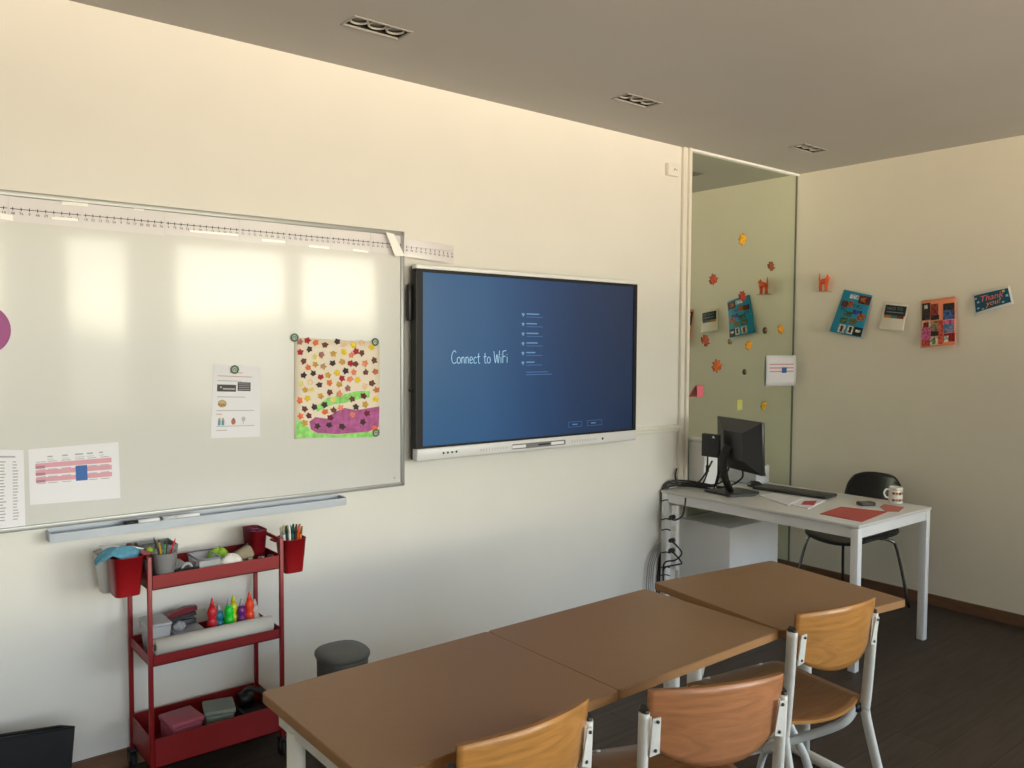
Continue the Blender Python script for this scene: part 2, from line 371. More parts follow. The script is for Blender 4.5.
# number line sheets along the top of the board
M_lamin = mat('laminated_strip', (.72, .69, .72), .25, spec=.55, coat=.5, cr=.08)
edges = [-.22, .02, .25, .455, .683, .97, 1.262, 1.462, 1.664, 1.861, 2.03]
def strip(x0, x1, z0, z1, dz, y, label, tail=False):
    b = B(); n = 6
    def fn(u, v):
        x = x0+(x1-x0)*u
        return (x, y, z0+(z1-z0)*v+dz*(u-.5))
    b.sheet(lambda u, v: fn(u, v), n, 1, .0006, 0, sm=False)
    zc = (z0+z1)/2+.002
    b.box((x0+.004, y-.0022, zc-.0011), (x1-.002, y-.0018, zc+.0011), mi=1)
    k = int(round((x1-x0)/.0245))
    for i in range(k):
        x = x0+.012+i*(x1-x0)/k
        b.box((x-.0012, y-.0022, zc-.006), (x+.0012, y-.0018, zc+.006), mi=1)
        b.text(str(random.randint(2, 99)), .013, (x, y-.0024, zc-.0155), (1, 0, 0), (0, 0, 1), 1)
    o = b.build('number_line_sheet', [M_lamin, M_ink], None, label, 'number line', 'laminated number line sheets along the board top')
    return o
nl = {2: 'sliver of a number line sheet cut off by the left picture edge', 3: 'number line sheet above the name list and the timetable',
      4: 'long number line sheet above the right part of the timetable', 5: 'longest number line sheet, ending above the middle of the notice sheet', 6: 'number line sheet between the notice sheet and the leaf picture',
      7: 'number line sheet above the left half of the leaf picture', 8: 'number line sheet above the right half of the leaf picture', 9: 'short number line sheet ending at the right top corner of the whiteboard'}
vis = 0
for i in range(2, len(edges)-1):
    strip(edges[i]+.001, edges[i+1]-.001, 2.032+.003*(i % 2), 2.124-.004*(i % 2), -.003, YS-.002-.0002*(i % 2), nl[i])
# tail sheet reaching past the board edge
b = B(); y = W-.032; x0, x1 = 2.032, 2.305
b.sheet(lambda u, v: (x0+(x1-x0)*u, y-.012*math.sin(u*2.2), 2.028+.085*v-.016*u), 8, 1, .0006, 0, sm=False)
for i in range(11):
    u = (i+.5)/11; x = x0+(x1-x0)*u; zc = 2.072-.016*u; yy = y-.012*math.sin(u*2.2)-.0016
    b.box((x-.0012, yy-.001, zc-.006), (x+.0012, yy, zc+.006), mi=1); b.text(str(i+89), .013, (x, yy-.0012, zc-.0155), (1, 0, 0), (0, 0, 1), 1)
b.box((x0, y-.0145, 2.0700), (x1-.01, y-.0142, 2.0708), mi=1)
b.build('number_line_sheet', [M_lamin, M_ink], None, 'last number line sheet sticking out over the wall above the display corner', 'number line', 'laminated number line sheets along the board top')
M_tape = mat('clear_tape_white_glare', (.95, .95, .93), .15, spec=1)  # clear tape; the window glare on it is put into the white base
tapes = [((62, 203), (88, 205), .012), ((52, 218), (78, 220), .010), ((0, 216), (13, 218), .02), ((134, 208), (144, 209), .014), ((190, 231), (238, 235), .008), ((262, 240), (285, 242), .010), ((309, 246), (329, 248), .009), ((353, 250), (368, 252), .008)]
for i, (a, c, h) in enumerate(tapes):
    p, q = PY(*a, YS-.004), PY(*c, YS-.004); b = B()
    b.prism([(p.x, YS-.0045, p.z-h/2), (q.x, YS-.0045, q.z-h/2), (q.x, YS-.0045, q.z+h/2), (p.x, YS-.0045, p.z+h/2)], (0, -.0004, 0))
    b.build('tape_piece', M_tape, None, 'short strip of shiny tape, %s from the left along the number line' % ['first', 'second', 'third', 'fourth', 'fifth', 'sixth', 'seventh', 'eighth'][sorted(range(len(tapes)), key=lambda k: tapes[k][0][0]).index(i)], 'tape', 'tape strips holding the number line')
b = B(); p = [PY(386, 232, W-.05), PY(394, 234, W-.05), PY(405, 256, W-.05), PY(395, 256, W-.05)]
b.prism([(v.x, W-.049, v.z) for v in p], (0, -.0004, 0)); b.build('tape_piece', M_tape, None, 'broad slanting shiny tape over the right top corner of the whiteboard', 'tape', 'tape strips holding the number line')

# papers on the board
def quad_paper(b, px, y, th=.0006, mi=0):
    v = [PY(a, c, y) for a, c in px]; b.prism([(q.x, y, q.z) for q in v], (0, -th, 0), mi); return b
def local_frame(px, y):   # bilinear frame from 4 pixel corners TL TR BR BL on plane y
    TL, TR, BR, BL = [PY(a, c, y) for a, c in px]
    return lambda u, v: (TL*(1-u)+TR*u)*(1-v)+(BL*(1-u)+BR*u)*v
def rectm(b, fr, u0, v0, u1, v1, y, mi, th=.0002):
    b.prism([(p.x, y, p.z) for p in (fr(u0, v0), fr(u1, v0), fr(u1, v1), fr(u0, v1))], (0, -th, 0), mi)
YP = YS-.001
# timetable
px = [(28, 449.5), (118.5, 442), (120.5, 498), (30, 505)]; b = quad_paper(B(), px, YP); fr = local_frame(px, YP)
y2 = YP-.0008
for v0, v1 in ((.265, .35), (.39, .475), (.52, .60)):
    rectm(b, fr, .07, v0, .91, v1, y2, 1); rectm(b, fr, .07, v0+.045, .17, v1+.01, y2-.0004, 2)
for v in (.235, .375, .505, .62):
    for u in (.08, .2, .35, .50, .64, .78): rectm(b, fr, u, v, u+.10, v+.012, y2-.0007, 3)
for u, w in ((.20, .055), (.36, .06), (.50, .09), (.63, .07), (.77, .045)): rectm(b, fr, u, .145+.0*u, u+w, .17, y2, 3); rectm(b, fr, u, .20, u+w*1.2, .215, y2, 4)
rectm(b, fr, .50, .36, .63, .63, y2-.0012, 5)
b.build('timetable_sheet', [M_paper, mat('pink_print', (.72, .36, .44), .6), mat('rose_print', (.45, .2, .27), .6), M_grey, mat('pale_grey_ink', (.6, .6, .64), .7), mat('blue_print', hexc(52, 104, 178), .6)], None,
        'landscape timetable with pink rows and a blue square, on the whiteboard', 'paper')
# name list at the left edge
px = [(-34, 449), (23.5, 450), (25.5, 530), (-38, 538)]; b = quad_paper(B(), px, YP); fr = local_frame(px, YP)
rectm(b, fr, .55, .075, .85, .095, y2, 1)
for r in range(20):
    v = .14+r*.037
    for u, w in ((.1, .1), (.32, .1), (.55, .14), (.80, .10)):
        rectm(b, fr, u, v, u+w*random.uniform(.6, 1), v+.014, y2, 1)
b.build('class_list_sheet', [M_paper, M_grey], None, 'white list of small grey columns at the left picture edge', 'paper')
# notice sheet
px = [(213.5, 364), (260, 366.5), (260, 436.5), (210.5, 438.5)]; b = quad_paper(B(), px, YP); fr = local_frame(px, YP)
def zf(x, y): return ((200+x/9.03-212)/48.5, (355+y/9.03-365)/72.5)
def zr(b, x0, y0, x1, y1, mi, o=0): u0, v0 = zf(x0, y0); u1, v1 = zf(x1, y1); rectm(b, fr, u0, v0, u1, v1, y2-o, mi)
for x0, x1, yy, m in ((260, 380, 158, 2), (150, 470, 192, 2), (150, 370, 234, 1), (150, 410, 378, 1), (150, 490, 500, 1), (150, 200, 532, 2), (155, 495, 640, 1), (155, 250, 676, 1)): zr(b, x0, yy-3, x1, yy+3, m)
zr(b, 148, 268, 320, 330, 3); zr(b, 335, 242, 456, 322, 3); zr(b, 200, 300, 310, 312, 4, .0004)
for k in range(4): zr(b, 345, 255+k*17, 446, 259+k*17, 4, .0004)
zr(b, 175, 285, 190, 300, 4, .0004)
def zdisc(b, x, y, r, mi, sy=1, n=14, o=.0004): b.prism([(q.x, y2-o, q.z) for q in [fr(*zf(x+r*math.cos(i*2*math.pi/n), y+sy*r*math.sin(i*2*math.pi/n))) for i in range(n)]], (0, -.0002, 0), mi)
zdisc(b, 198, 438, 40, 5, .85); zdisc(b, 198, 425, 26, 6, .5, o=.0008)
for k in range(4): zdisc(b, 175+k*16, 446+(k % 2)*8, 6, 3, o=.0009)
for x in (178, 210): zr(b, x-12, 585, x+12, 632, 7); zdisc(b, x, 575, 10, 5)
zdisc(b, 303, 600, 20, 8, 1.4); zdisc(b, 303, 575, 8, 3, o=.0007); zdisc(b, 393, 578, 18, 4, 1.2); zr(b, 389, 590, 397, 620, 4)
b.build('notice_sheet', [M_paper, M_grey, mat('reddish_text', (.55, .3, .28), .7), mat('photo_dark', (.05, .05, .06), .6), mat('photo_light', (.5, .5, .52), .6), mat('tan_print', (.5, .33, .16), .6), mat('gold_print', (.55, .45, .2), .6), mat('teal_print', (.12, .3, .38), .6), mat('russet_print', (.45, .14, .1), .6)], None,
        'portrait notice with dark pictures and text below a round green magnet', 'paper')
# magnets
M_mag = mat('green_magnet', hexc(70, 112, 88), .35)
def magnet(px, py, label, y=YS-.0025, name='ring_magnet'):
    p = PY(px, py, y); t = thing(name, label, 'magnet', (p.x, y, p.z), 'round green magnets')
    R = Matrix.Translation((p.x, y, p.z)) @ Matrix.Rotation(math.pi/2, 4, 'X')
    B().tube([R @ Vector((.0145*math.cos(a), .0145*math.sin(a), .003)) for a in [i*math.pi/10 for i in range(20)]], .0035, 8, closed=True).build('rim', M_mag, t)
    b = B(); b.lathe([(.012, 0), (.012, .002)], (0, 0, 0), 16, M=R); b.build('face', mat('magnet_face', (.5, .55, .48), .4), t)
    b = B(); b.tube([R @ Vector(q) for q in ((-.007, -.002, .004), (-.002, .005, .004), (.007, .002, .004), (.002, -.006, .004))], .0017, 6); b.build('arrow_mark', M_mag, t)
magnet(234.5, 369.5, 'round green magnet at the top of the notice sheet')
magnet(294.5, 337.5, 'round green magnet on the upper left corner of the leaf picture')
magnet(375, 342, 'round green magnet on the upper right corner of the leaf picture')
magnet(375.8, 432.8, 'round green magnet on the lower right corner of the leaf picture')
p = PY(-20, 329.5, YS); b = B(); b.lathe([(.090, 0), (.090, .004), (.088, .006)], (0, 0, 0), 40, M=Matrix.Translation((p.x, YS-.0003, p.z)) @ Matrix.Rotation(math.pi/2, 4, 'X'))
b.build('purple_disc', mat('purple_card', hexc(160, 66, 138), .5), None, 'round purple disc stuck on the board at the left edge', 'disc')
# leaf picture
LC = dict(pb=(170,110,105), r=(176,30,50), o=(232,118,60), br=(110,62,50), d=(62,40,44), pe=(238,205,170), y=(240,205,40), t=(190,150,110), g=(205,160,70), s=(232,140,110), py=(236,222,140), dr=(110,24,52), ob=(200,115,75))
leaves = '512,112,pb;550,105,r;592,116,o;640,128,br;560,150,d;703,112,d;735,125,pe;787,128,y;830,118,pe;877,140,y;512,163,r;622,178,pb;683,173,g;737,165,y;775,180,s;798,160,r;828,168,br;530,210,br;590,228,g;630,238,t;678,222,d;728,215,g;770,222,r;795,225,br;845,222,s;892,207,br;553,243,o;530,283,d;580,273,d;618,292,r;655,282,g;703,272,y;745,260,d;788,268,s;848,268,br;898,265,ob;515,325,py;565,318,pe;610,332,d;663,322,o;713,330,g;727,300,r;768,303,s;806,308,y;880,325,br;538,358,g;665,370,br;757,350,pb;713,378,s;845,340,pe;903,358,ob;510,412,o;550,402,y;617,390,g;680,408,py;778,405,br;838,388,dr;898,405,y;535,455,br;585,445,d;637,433,d;683,462,br;640,470,o;798,445,d;845,432,g;515,492,o;557,490,dr;668,500,dr;720,450,s;855,478,dr;600,543,d;660,537,d;728,545,d;833,522,d;535,527,g;780,485,s;893,555,o;590,190,py;570,360,py'
ck = list(LC)
pm = [mat('art_paper', hexc(242, 230, 212), .7), mat('green_paint', hexc(150, 222, 120), .7, var=.25, ns=40), mat('magenta_paint', hexc(180, 92, 152), .7, var=.3, ns=35)]+[mat('leaf_print_'+k, hexc(*LC[k]), .7, var=.2, ns=60) for k in ck]
px = [(294.5, 337.5), (379.5, 342), (380, 434), (294, 439)]
YL = YS-.0015; b = B(); v = [PY(a, c, YL) for a, c in px]
b.sheet(lambda u, w: (lambda q: (q.x, YL-.0006, q.z))((v[0]*(1-u)+v[1]*u)*(1-w)+(v[3]*(1-u)+v[2]*u)*w), 10, 8, .0006, 0)
def zl(x, y): p = PY(200+x/5.12, 320+y/5.12, YL-.002); return Vector((p.x, YL-.0022, p.z))
for poly, mi, o in (([(492,512),(530,520),(575,575),(700,588),(860,570),(900,590),(905,600),(490,604)], 1, 0), ([(650,400),(720,385),(800,365),(870,362),(868,395),(790,410),(740,425),(690,430),(660,440),(600,470),(590,450)], 1, 0), ([(560,520),(590,497),(650,505),(690,470),(740,450),(800,462),(918,442),(915,545),(860,572),(700,585),(600,578),(568,560)], 2, .0003)):
    b.prism([zl(*q)-Vector((0, o, 0)) for q in poly], (0, -.0002, 0), mi)
for it in leaves.split(';'):
    x, y, c = it.split(','); x, y = float(x), float(y); a0 = random.uniform(-.7, .7); pts = []
    for i in range(10):
        r = (19 if i % 2 == 0 else 13)*random.uniform(.8, 1.12); a = a0+i*math.pi/5
        pts.append(zl(x+r*math.cos(a), y+r*math.sin(a))-Vector((0, .0006+random.random()*.0004, 0)))
    b.prism(pts, (0, -.0003, 0), 3+ck.index(c))
b.build('autumn_leaf_picture', pm, None, 'childrens autumn picture of many coloured leaves over purple and green paint', 'picture')

# ================================================================= INTERACTIVE DISPLAY
TX0, TX1, TZ0, TZ1, TY = 2.062, 3.556, 1.076, 1.990, W-.09
t = thing('interactive_display', 'large wall-mounted touch display showing a blue Connect to WiFi screen', 'display', ((TX0+TX1)/2, W, TZ0))
B().box((TX0+.004, TY+.012, TZ0+.002), (TX1-.004, W-.03, TZ1-.002), .006).build('rear_housing', M_black, t)
B().box((2.5, W-.035, 1.3), (3.1, W-.001, 1.75)).build('wall_bracket', M_dark, t)
SX0, SX1, SZ0, SZ1 = 2.098, 3.530, 1.143, 1.956
f = B(); f.box((TX0, TY, SZ1), (TX1, TY+.02, TZ1-.019), 0); f.box((TX0+.006, TY, SZ0-.010), (SX0, TY+.02, SZ1)); f.box((SX1, TY, SZ0-.010), (TX1, TY+.02, SZ1)); f.box((SX0, TY, SZ0-.010), (SX1, TY+.02, SZ0))
f.build('screen_bezel', mat('bezel_black', (.014, .014, .016), .5, spec=.3), t)
b = B(); b.box((TX0, TY-.002, TZ1-.019), (TX1, TY+.04, TZ1), .003); b.build('top_strip', M_white, t)
b = B(); b.box((TX0, TY-.006, TZ0), (TX1, TY+.035, SZ0-.010), .006); bar = b.build('control_bar', mat('display_white', (.74, .75, .76), .35), t)
b = B(); b.box((TX0+.001, TY+.002, SZ0-.010), (TX0+.006, TY+.03, TZ1-.019)); b.build('left_edge_strip', M_black, t)
for a, c in ((481, 506), (572, 596)):
    p, q = PY(a, 446 if a < 500 else 438, TY-.006), PY(c, 444 if a < 500 else 436, TY-.006); g = B()
    for k in range(10):
        x = p.x+(q.x-p.x)*k/9; g.box((x-.003, TY-.0075, 1.097), (x+.003, TY-.006, 1.109))
    g.build('speaker_grille', mat('grille_grey', (.6, .6, .6), .6), bar)
b = B(); p, q = PY(512, 447, TY-.006), PY(565, 442, TY-.006)
b.prism([(  (p.x+q.x)/2+x, TY-.0065, 1.103+z) for x, z in rrect(q.x-p.x, .026, .008)], (0, -.004, 0), 0)
b.prism([(  (p.x+q.x)/2+x-.14, TY-.0108, 1.103+z) for x, z in rrect(.09, .015, .003)], (0, -.001, 0), 1)
b.prism([(  (p.x+q.x)/2+x+.125, TY-.0108, 1.103+z) for x, z in rrect(.09, .015, .003)], (0, -.001, 0), 1)
b.prism([(  (p.x+q.x)/2+x+.03, TY-.0108, 1.103+z) for x, z in rrect(.08, .009, .004)], (0, -.001, 0), 2)
b.build('pen_holder', [mat('holder_grey', (.2, .2, .21), .4), M_white, M_black], bar)
for k in range(4):
    p = PY(443.5+k*4.3, 453-k*.45, TY-.006); b = B(); b.lathe([(.0055, 0), (.0055, .002), (.004, .003)], (0, 0, 0), 10, M=Matrix.Translation((p.x, TY-.006, p.z)) @ Matrix.Rotation(math.pi/2, 4, 'X')); b.build('button', M_dark, bar)
p = PY(602.5, 438.5, TY-.006); b = B(); b.lathe([(.007, 0), (.007, .002), (.003, .003)], (0, 0, 0), 12, M=Matrix.Translation((p.x, TY-.006, p.z)) @ Matrix.Rotation(math.pi/2, 4, 'X')); b.build('sensor', M_dark, bar)
B().box((TX0-.020, W-.055, 1.73), (TX0+.006, W-.032, 1.90), .006).build('side_module', M_black, t); B().box((TX0-.014, W-.055, 1.40), (TX0+.006, W-.045, 1.410)).build('side_pin', M_black, t)
def screen_mat():
    m = bpy.data.materials.new('blue_screen'); m.use_nodes = True; n, l = m.node_tree.nodes, m.node_tree.links; b = n['Principled BSDF']
    b.inputs['Base Color'].default_value = (.012, .014, .02, 1); b.inputs['Roughness'].default_value = .33; b.inputs['Specular IOR Level'].default_value = .45
    tc = n.new('ShaderNodeTexCoord'); s = n.new('ShaderNodeSeparateXYZ'); l.new(tc.outputs['Generated'], s.inputs[0])
    r = n.new('ShaderNodeValToRGB'); l.new(s.outputs[0], r.inputs[0])
    e = r.color_ramp.elements; e[0].color = (*hexc(4, 92, 142), 1); e[1].color = (*hexc(16, 42, 76), 1)
    for pos, c in ((.25, (30, 92, 142)), (.5, (12, 68, 118)), (.7, (12, 52, 94))):
        k = e.new(pos); k.color = (*hexc(*c), 1)
    l.new(r.outputs[0], b.inputs['Emission Color']); b.inputs['Emission Strength'].default_value = .72; return m
sc = B().box((SX0, TY+.006, SZ0), (SX1, TY+.018, SZ1)).build('screen', screen_mat(), t)
# handwriting strokes
G = {'C': ([[(.55, .85), (.35, 1), (.12, .8), (.03, .45), (.12, .12), (.35, 0), (.58, .12)]], .62),
     'o': ([[(.25, .5), (.08, .4), (.05, .15), (.2, 0), (.4, .1), (.42, .35), (.25, .5)]], .5),
     'n': ([[(.08, .5), (.08, 0)], [(.08, .35), (.22, .5), (.34, .42), (.38, 0)]], .48),
     'e': ([[(.08, .25), (.38, .3), (.3, .5), (.12, .45), (.06, .2), (.18, 0), (.4, .08)]], .47),
     'c': ([[(.38, .42), (.22, .5), (.07, .3), (.12, .05), (.26, 0), (.4, .08)]], .45),
     't': ([[(.2, .8), (.17, .15), (.27, 0), (.36, .04)], [(.03, .5), (.36, .53)]], .42),
     'W': ([[(.02, .95), (.2, 0), (.38, .7), (.55, 0), (.72, 1)]], .78),
     'i': ([[(.12, .5), (.12, 0)], [(.11, .68), (.13, .72)]], .25),
     'F': ([[(.1, .95), (.1, 0)], [(.1, .95), (.5, 1)], [(.1, .52), (.42, .55)]], .52), ' ': ([], .35)}
M_txt = mat('screen_text', (.3, .45, .6), .5, emit=hexc(150, 188, 205), es=.75); M_txtd = mat('screen_dim_text', (.1, .2, .3), .5, emit=hexc(78, 118, 158), es=.9)
b = B(); txt = 'Connect to WiFi'; wid = sum(G[c][1] for c in txt); xA, xB = 2.262, 2.610; sx = (xB-xA)/wid; hh = .062; x = xA; z0 = 1.53
for c in txt:
    for st in G[c][0]:
        q = spline([(x+a*sx, TY+.0045, z0+h*hh) for a, h in st], 4); b.tube(q, .0018, 6)
    x += G[c][1]*sx
b.build('screen_heading', [M_txt], sc); b = B()
for k in range(6):
    z = 1.776-k*.0495; xx = 2.697
    b.add([(xx, TY+.0055, z+.004), (xx+.012, TY+.0055, z-.012), (xx+.022, TY+.0055, z+.004), (xx+.011, TY+.0055, z+.009)], [(0, 1, 2, 3)], 1)
    b.text(['network', 'network', 'wireless', 'network', 'guest', 'wifi'][k][:0] or '-----', .0001, (0, 0, 0), (1, 0, 0), (0, 0, 1), 0) if False else None
    b.box((xx+.034, TY+.0052, z+.001), (xx+.034+(.085, .07, .08, .075, .06, .055)[k], TY+.0058, z+.007), mi=1)
    b.box((xx+.034, TY+.0052, z-.013), (xx+.034+.11, TY+.0058, z-.010), mi=2)
for z in (1.479, 1.466): b.box((2.73, TY+.0052, z), (2.88+(1.479-z)*2, TY+.0058, z+.004), mi=2)
b.build('network_list', [M_txt, M_txtd, mat('screen_faint_text', (.05, .1, .2), .5, emit=hexc(56, 92, 134), es=.8)], sc)
for x0_, w_, s_ in ((3.03, .10, 'Skip'), (3.17, .115, 'Next')):
    z0_, z1_ = 1.178, 1.208; b = B()
    for a in (((x0_, z0_), (x0_+w_, z0_+.002)), ((x0_, z1_-.002), (x0_+w_, z1_)), ((x0_, z0_), (x0_+.002, z1_)), ((x0_+w_-.002, z0_), (x0_+w_, z1_))):
        b.box((a[0][0], TY+.0052, a[0][1]), (a[1][0], TY+.0058, a[1][1]), mi=2)
    b.box((x0_+.03, TY+.0052, 1.190), (x0_+.065, TY+.0058, 1.195), mi=1)
    b.build('screen_button', [M_txt, M_txtd, MATS['screen_faint_text']], sc)

# ================================================================= MIRROR + THINGS STUCK TO IT
t = thing('wall_mirror', 'tall frameless mirror filling the wall from trim to corner', 'mirror', ((4.11+X)/2, W, 0))
B().box((4.111, W-.006, .0), (X-.012, W-.001, ZC-.016)).build('mirror_glass', M_mirror, t)
b = B(); b.box((4.108, W-.008, 0), (4.112, W-.001, ZC-.014)); b.box((X-.012, W-.010, 0), (X-.001, W-.001, ZC-.014)); b.build('edge_strip', mat('mirror_edge', (.13, .15, .12), .5), t)
YM = W-.0065
def leaf(px, py, size, col, label, shape='maple', rot=0):
    p = PY(px, py, YM); pts = []
    if shape == 'maple':
        size *= 1.12; rr = [1, .62, .9, .66, .95, .62, .8, .52, .45, .3, .45, .52, .8, .62, .95, .66, .9, .62]
        n = 18
    else: rr = [1, .8]*5; n = 10
    for i in range(n):
        a = rot+math.pi/2+i*2*math.pi/n; r = rr[i]*size; pts.append((p.x+r*math.cos(a), YM, p.z+r*math.sin(a)))
    b = B(); c = Vector((p.x, YM-.006, p.z)); k = len(pts)
    b.add([c]+[Vector(q)-Vector((0, .001+.004*(i % 3), 0)) for i, q in enumerate(pts)]+[c+Vector((0, .003, 0))]+[Vector(q) for q in pts],
          [(0, 1+(i+1) % k, 1+i) for i in range(k)]+[(k+1, k+2+i, k+2+(i+1) % k) for i in range(k)]+[(1+i, 1+(i+1) % k, k+2+(i+1) % k, k+2+i) for i in range(k)])
    if shape == 'maple':
        a = rot-math.pi/2; b.box((p.x-.002, YM-.003, p.z-size*.65), (p.x+.002, YM-.001, p.z-size*.2))
    m = mat('leaf_%d_%d_%d' % col, hexc(*[min(255, int(v*1.15)) for v in col]), .6, var=.3, ns=50)
    b.build('leaf_sticker', m, None, label, 'sticker', 'autumn stickers on the mirror')
leaf(743, 240, .045, (214, 150, 30), 'yellow orange leaf sticker, topmost on the mirror', rot=.8)
leaf(771, 267, .038, (132, 72, 30), 'brown leaf sticker high up nearest the mirror right edge', rot=-.3)
leaf(713.5, 280.5, .042, (150, 62, 34), 'red-brown leaf sticker highest at the mirror left side', rot=.3)
leaf(742.5, 297, .040, (146, 50, 34), 'dark red leaf sticker at the upper corner of the reflected blue card', rot=-.2)
leaf(781, 328.5, .038, (222, 140, 26), 'orange leaf sticker level with the small dark disc, mirror right side', rot=2.6)
leaf(705, 341.5, .043, (136, 62, 34), 'maroon leaf sticker under the reflected white card', rot=-.5)
leaf(749, 346, .037, (226, 142, 24), 'bright orange leaf sticker just right of the reflected blue card bottom', rot=.5)
leaf(717, 367, .050, (172, 84, 28), 'largest orange-brown leaf sticker above the pink note', rot=.2)
leaf(764, 406, .036, (186, 146, 30), 'mustard leaf sticker, lowest on the mirror', rot=1.0)
def conker(px, py, r, col, label):
    p = PY(px, py, YM); R = Matrix.Translation((p.x, YM, p.z)) @ Matrix.Rotation(math.pi/2, 4, 'X')
    b = B(); b.lathe([(r, 0), (r*.95, .004), (r*.6, .007), (.001, .008)], (0, 0, 0), 16, 0, M=R); b.lathe([(r*.5, .0075), (r*.3, .009), (.001, .009)], (r*.2, r*.2, 0), 10, 1, M=R)
    b.build('round_sticker', [mat('sticker_%d_%d_%d' % col, hexc(*col), .5), mat('sticker_tan', hexc(150, 130, 90), .5)], None, label, 'sticker', 'autumn stickers on the mirror')
conker(765, 330.5, .024, (66, 54, 30), 'small round dark green sticker left of an orange leaf')
conker(730, 341.5, .020, (128, 110, 74), 'small round tan sticker below the reflected blue card')
conker(744.5, 372, .020, (60, 52, 36), 'small round dark ring sticker left of the white sheet')
# sheet at mirror edge, notes
px = [(768.5, 355.5), (792, 357), (792.5, 386.5), (769.5, 386.5)]; v = [PX(a, c, 0) if False else PY(a, c, W-.03) for a, c in px]
b = B(); zt, zb = v[0].z, v[3].z; x0, x1 = v[0].x, min(v[1].x, X-.02)
b.sheet(lambda u, w: (x0+(x1-x0)*u, YM-.004-.05*u-.02*w*(1-w), zt+(zb-zt)*w), 8, 6, .0008, 0)
def sf(u, w): return (x0+(x1-x0)*u, YM-.0065-.05*u-.02*w*(1-w), zt+(zb-zt)*w)
for w0, w1 in ((.27, .31), (.385, .425), (.50, .54)):
    b.add([sf(.1, w0), sf(.9, w0), sf(.9, w1), sf(.1, w1)], [(0, 3, 2, 1)], 1)
b.add([Vector(sf(u, w))-Vector((0, .001, 0)) for u, w in ((.5, .39), (.66, .39), (.66, .57), (.5, .57))], [(0, 3, 2, 1)], 2)
b.build('timetable_sheet', [M_paper, MATS['pink_print'], MATS['blue_print']], None, 'small timetable sheet stuck on the mirror by the room corner', 'paper')
p = PY(699.5, 391, YM); b = B(); s_ = .038
b.sheet(lambda u, w: (p.x+(u-.5)*.075-.012+.02*w*0+(w-.5)*-.03, YM-.002-.03*math.sin(w*1.3)*(1-u*.4), p.z+(.5-w)*.075), 5, 5, .0008, 0)
b.build('sticky_note', mat('pink_note', hexc(238, 120, 140), .6), None, 'pink curling sticky note at the left edge of the mirror', 'note')
p = PY(739.5, 405, YM); b = B(); b.box((p.x-.028, YM-.003, p.z-.035), (p.x+.028, YM-.0015, p.z+.035)); 
for k in range(4): b.box((p.x-.018, YM-.0036, p.z+.02-k*.014), (p.x+.016, YM-.003, p.z+.0215-k*.014), mi=1)
b.build('sticky_note', [mat('yellow_note', hexc(214, 214, 120), .6), M_grey], None, 'pale yellow sticky note with writing above the monitor', 'note')

# ================================================================= CARDS ON THE RIGHT WALL
def card(px, lift, name, mats, label, cat, prints, group=None):
    TL, TR, BR, BL = [PX(a, c, X-.012) for a, c in px]
    b = B()
    def fn(u, w, o=0):
        q = (TL*(1-u)+TR*u)*(1-w)+(BL*(1-u)+BR*u)*w
        return Vector((X-.004-lift*(w**1.2)-lift*.35*math.sin(u*math.pi)-o, q.y, q.z))
    b.sheet(lambda u, w: fn(u, w), 18, 16, .0008, 0)
    for (u0, w0, u1, w1, mi, *o) in prints:
        oo = .0016+.0008*(o[0] if o else 0); n = 6
        for i in range(n):
            for j in range(n):
                a, c, d, e2 = u0+(u1-u0)*i/n, u0+(u1-u0)*(i+1)/n, w0+(w1-w0)*j/n, w0+(w1-w0)*(j+1)/n
                b.add([fn(a, d, oo), fn(c, d, oo), fn(c, e2, oo), fn(a, e2, oo)], [(0, 3, 2, 1)], mi)
    o = b.build(name, mats, None, label, cat, group); o['_'] = 0; del o['_']
    return b, fn, o
c_ = lambda r, g, b_: mat('print_%d_%d_%d' % (r, g, b_), hexc(r, g, b_), .5, spec=.3)
cn_ = lambda r, g, b_: mat('picture_%d_%d_%d' % (r, g, b_), hexc(r, g, b_), .5, spec=.3, var=.75, ns=75)
G1 = 'cards hung in a row on the right wall'
m1 = [c_(28, 140, 178), cn_(196, 214, 224), cn_(90, 42, 36), cn_(150, 90, 50), cn_(60, 92, 70), cn_(48, 70, 150), cn_(30, 34, 30), cn_(214, 206, 190), cn_(40, 110, 130), cn_(96, 100, 60)]
P = [(.30, .06, .60, .16, 1), (.62, .04, .98, .24, 2), (.68, .09, .84, .19, 3, 1), (.08, .24, .32, .38, 2), (.30, .22, .50, .36, 3), (.12, .40, .30, .47, 8), (.52, .28, .80, .36, 8), (.28, .46, .54, .58, 4), (.54, .40, .84, .50, 5), (.72, .46, .95, .62, 3), (.22, .62, .46, .74, 4), (.24, .64, .40, .72, 9, 1), (.52, .60, .76, .74, 9), (.80, .66, .98, .76, 0), (.26, .78, .48, .97, 7), (.33, .81, .41, .95, 2, 1), (.54, .78, .72, .97, 7), (.60, .80, .68, .94, 6, 1), (.74, .78, .99, .98, 6), (.80, .84, .94, .90, 7, 1)]
card([(843.5, 289.5), (872, 295.5), (863, 337.5), (831.5, 331.5)], .035, 'collage_card', m1, 'turquoise collage card of small pictures, leftmost in the row', 'card', P, G1)
m2 = [c_(226, 220, 206), c_(36, 44, 52), c_(190, 120, 40), c_(60, 110, 110), c_(110, 50, 40), c_(120, 130, 135)]
B2, fn2, o2 = card([(884.5, 301.5), (908, 304), (904.5, 331.5), (880.5, 329.5)], .03, 'postcard', m2, 'white card with a dark band of text, second in the row', 'card',
     [(.08, .10, .96, .46, 1), (.10, .46, .40, .56, 2), (.40, .46, .66, .56, 3), (.66, .46, .92, .56, 4), (.18, .33, .88, .36, 5, 1)], G1)
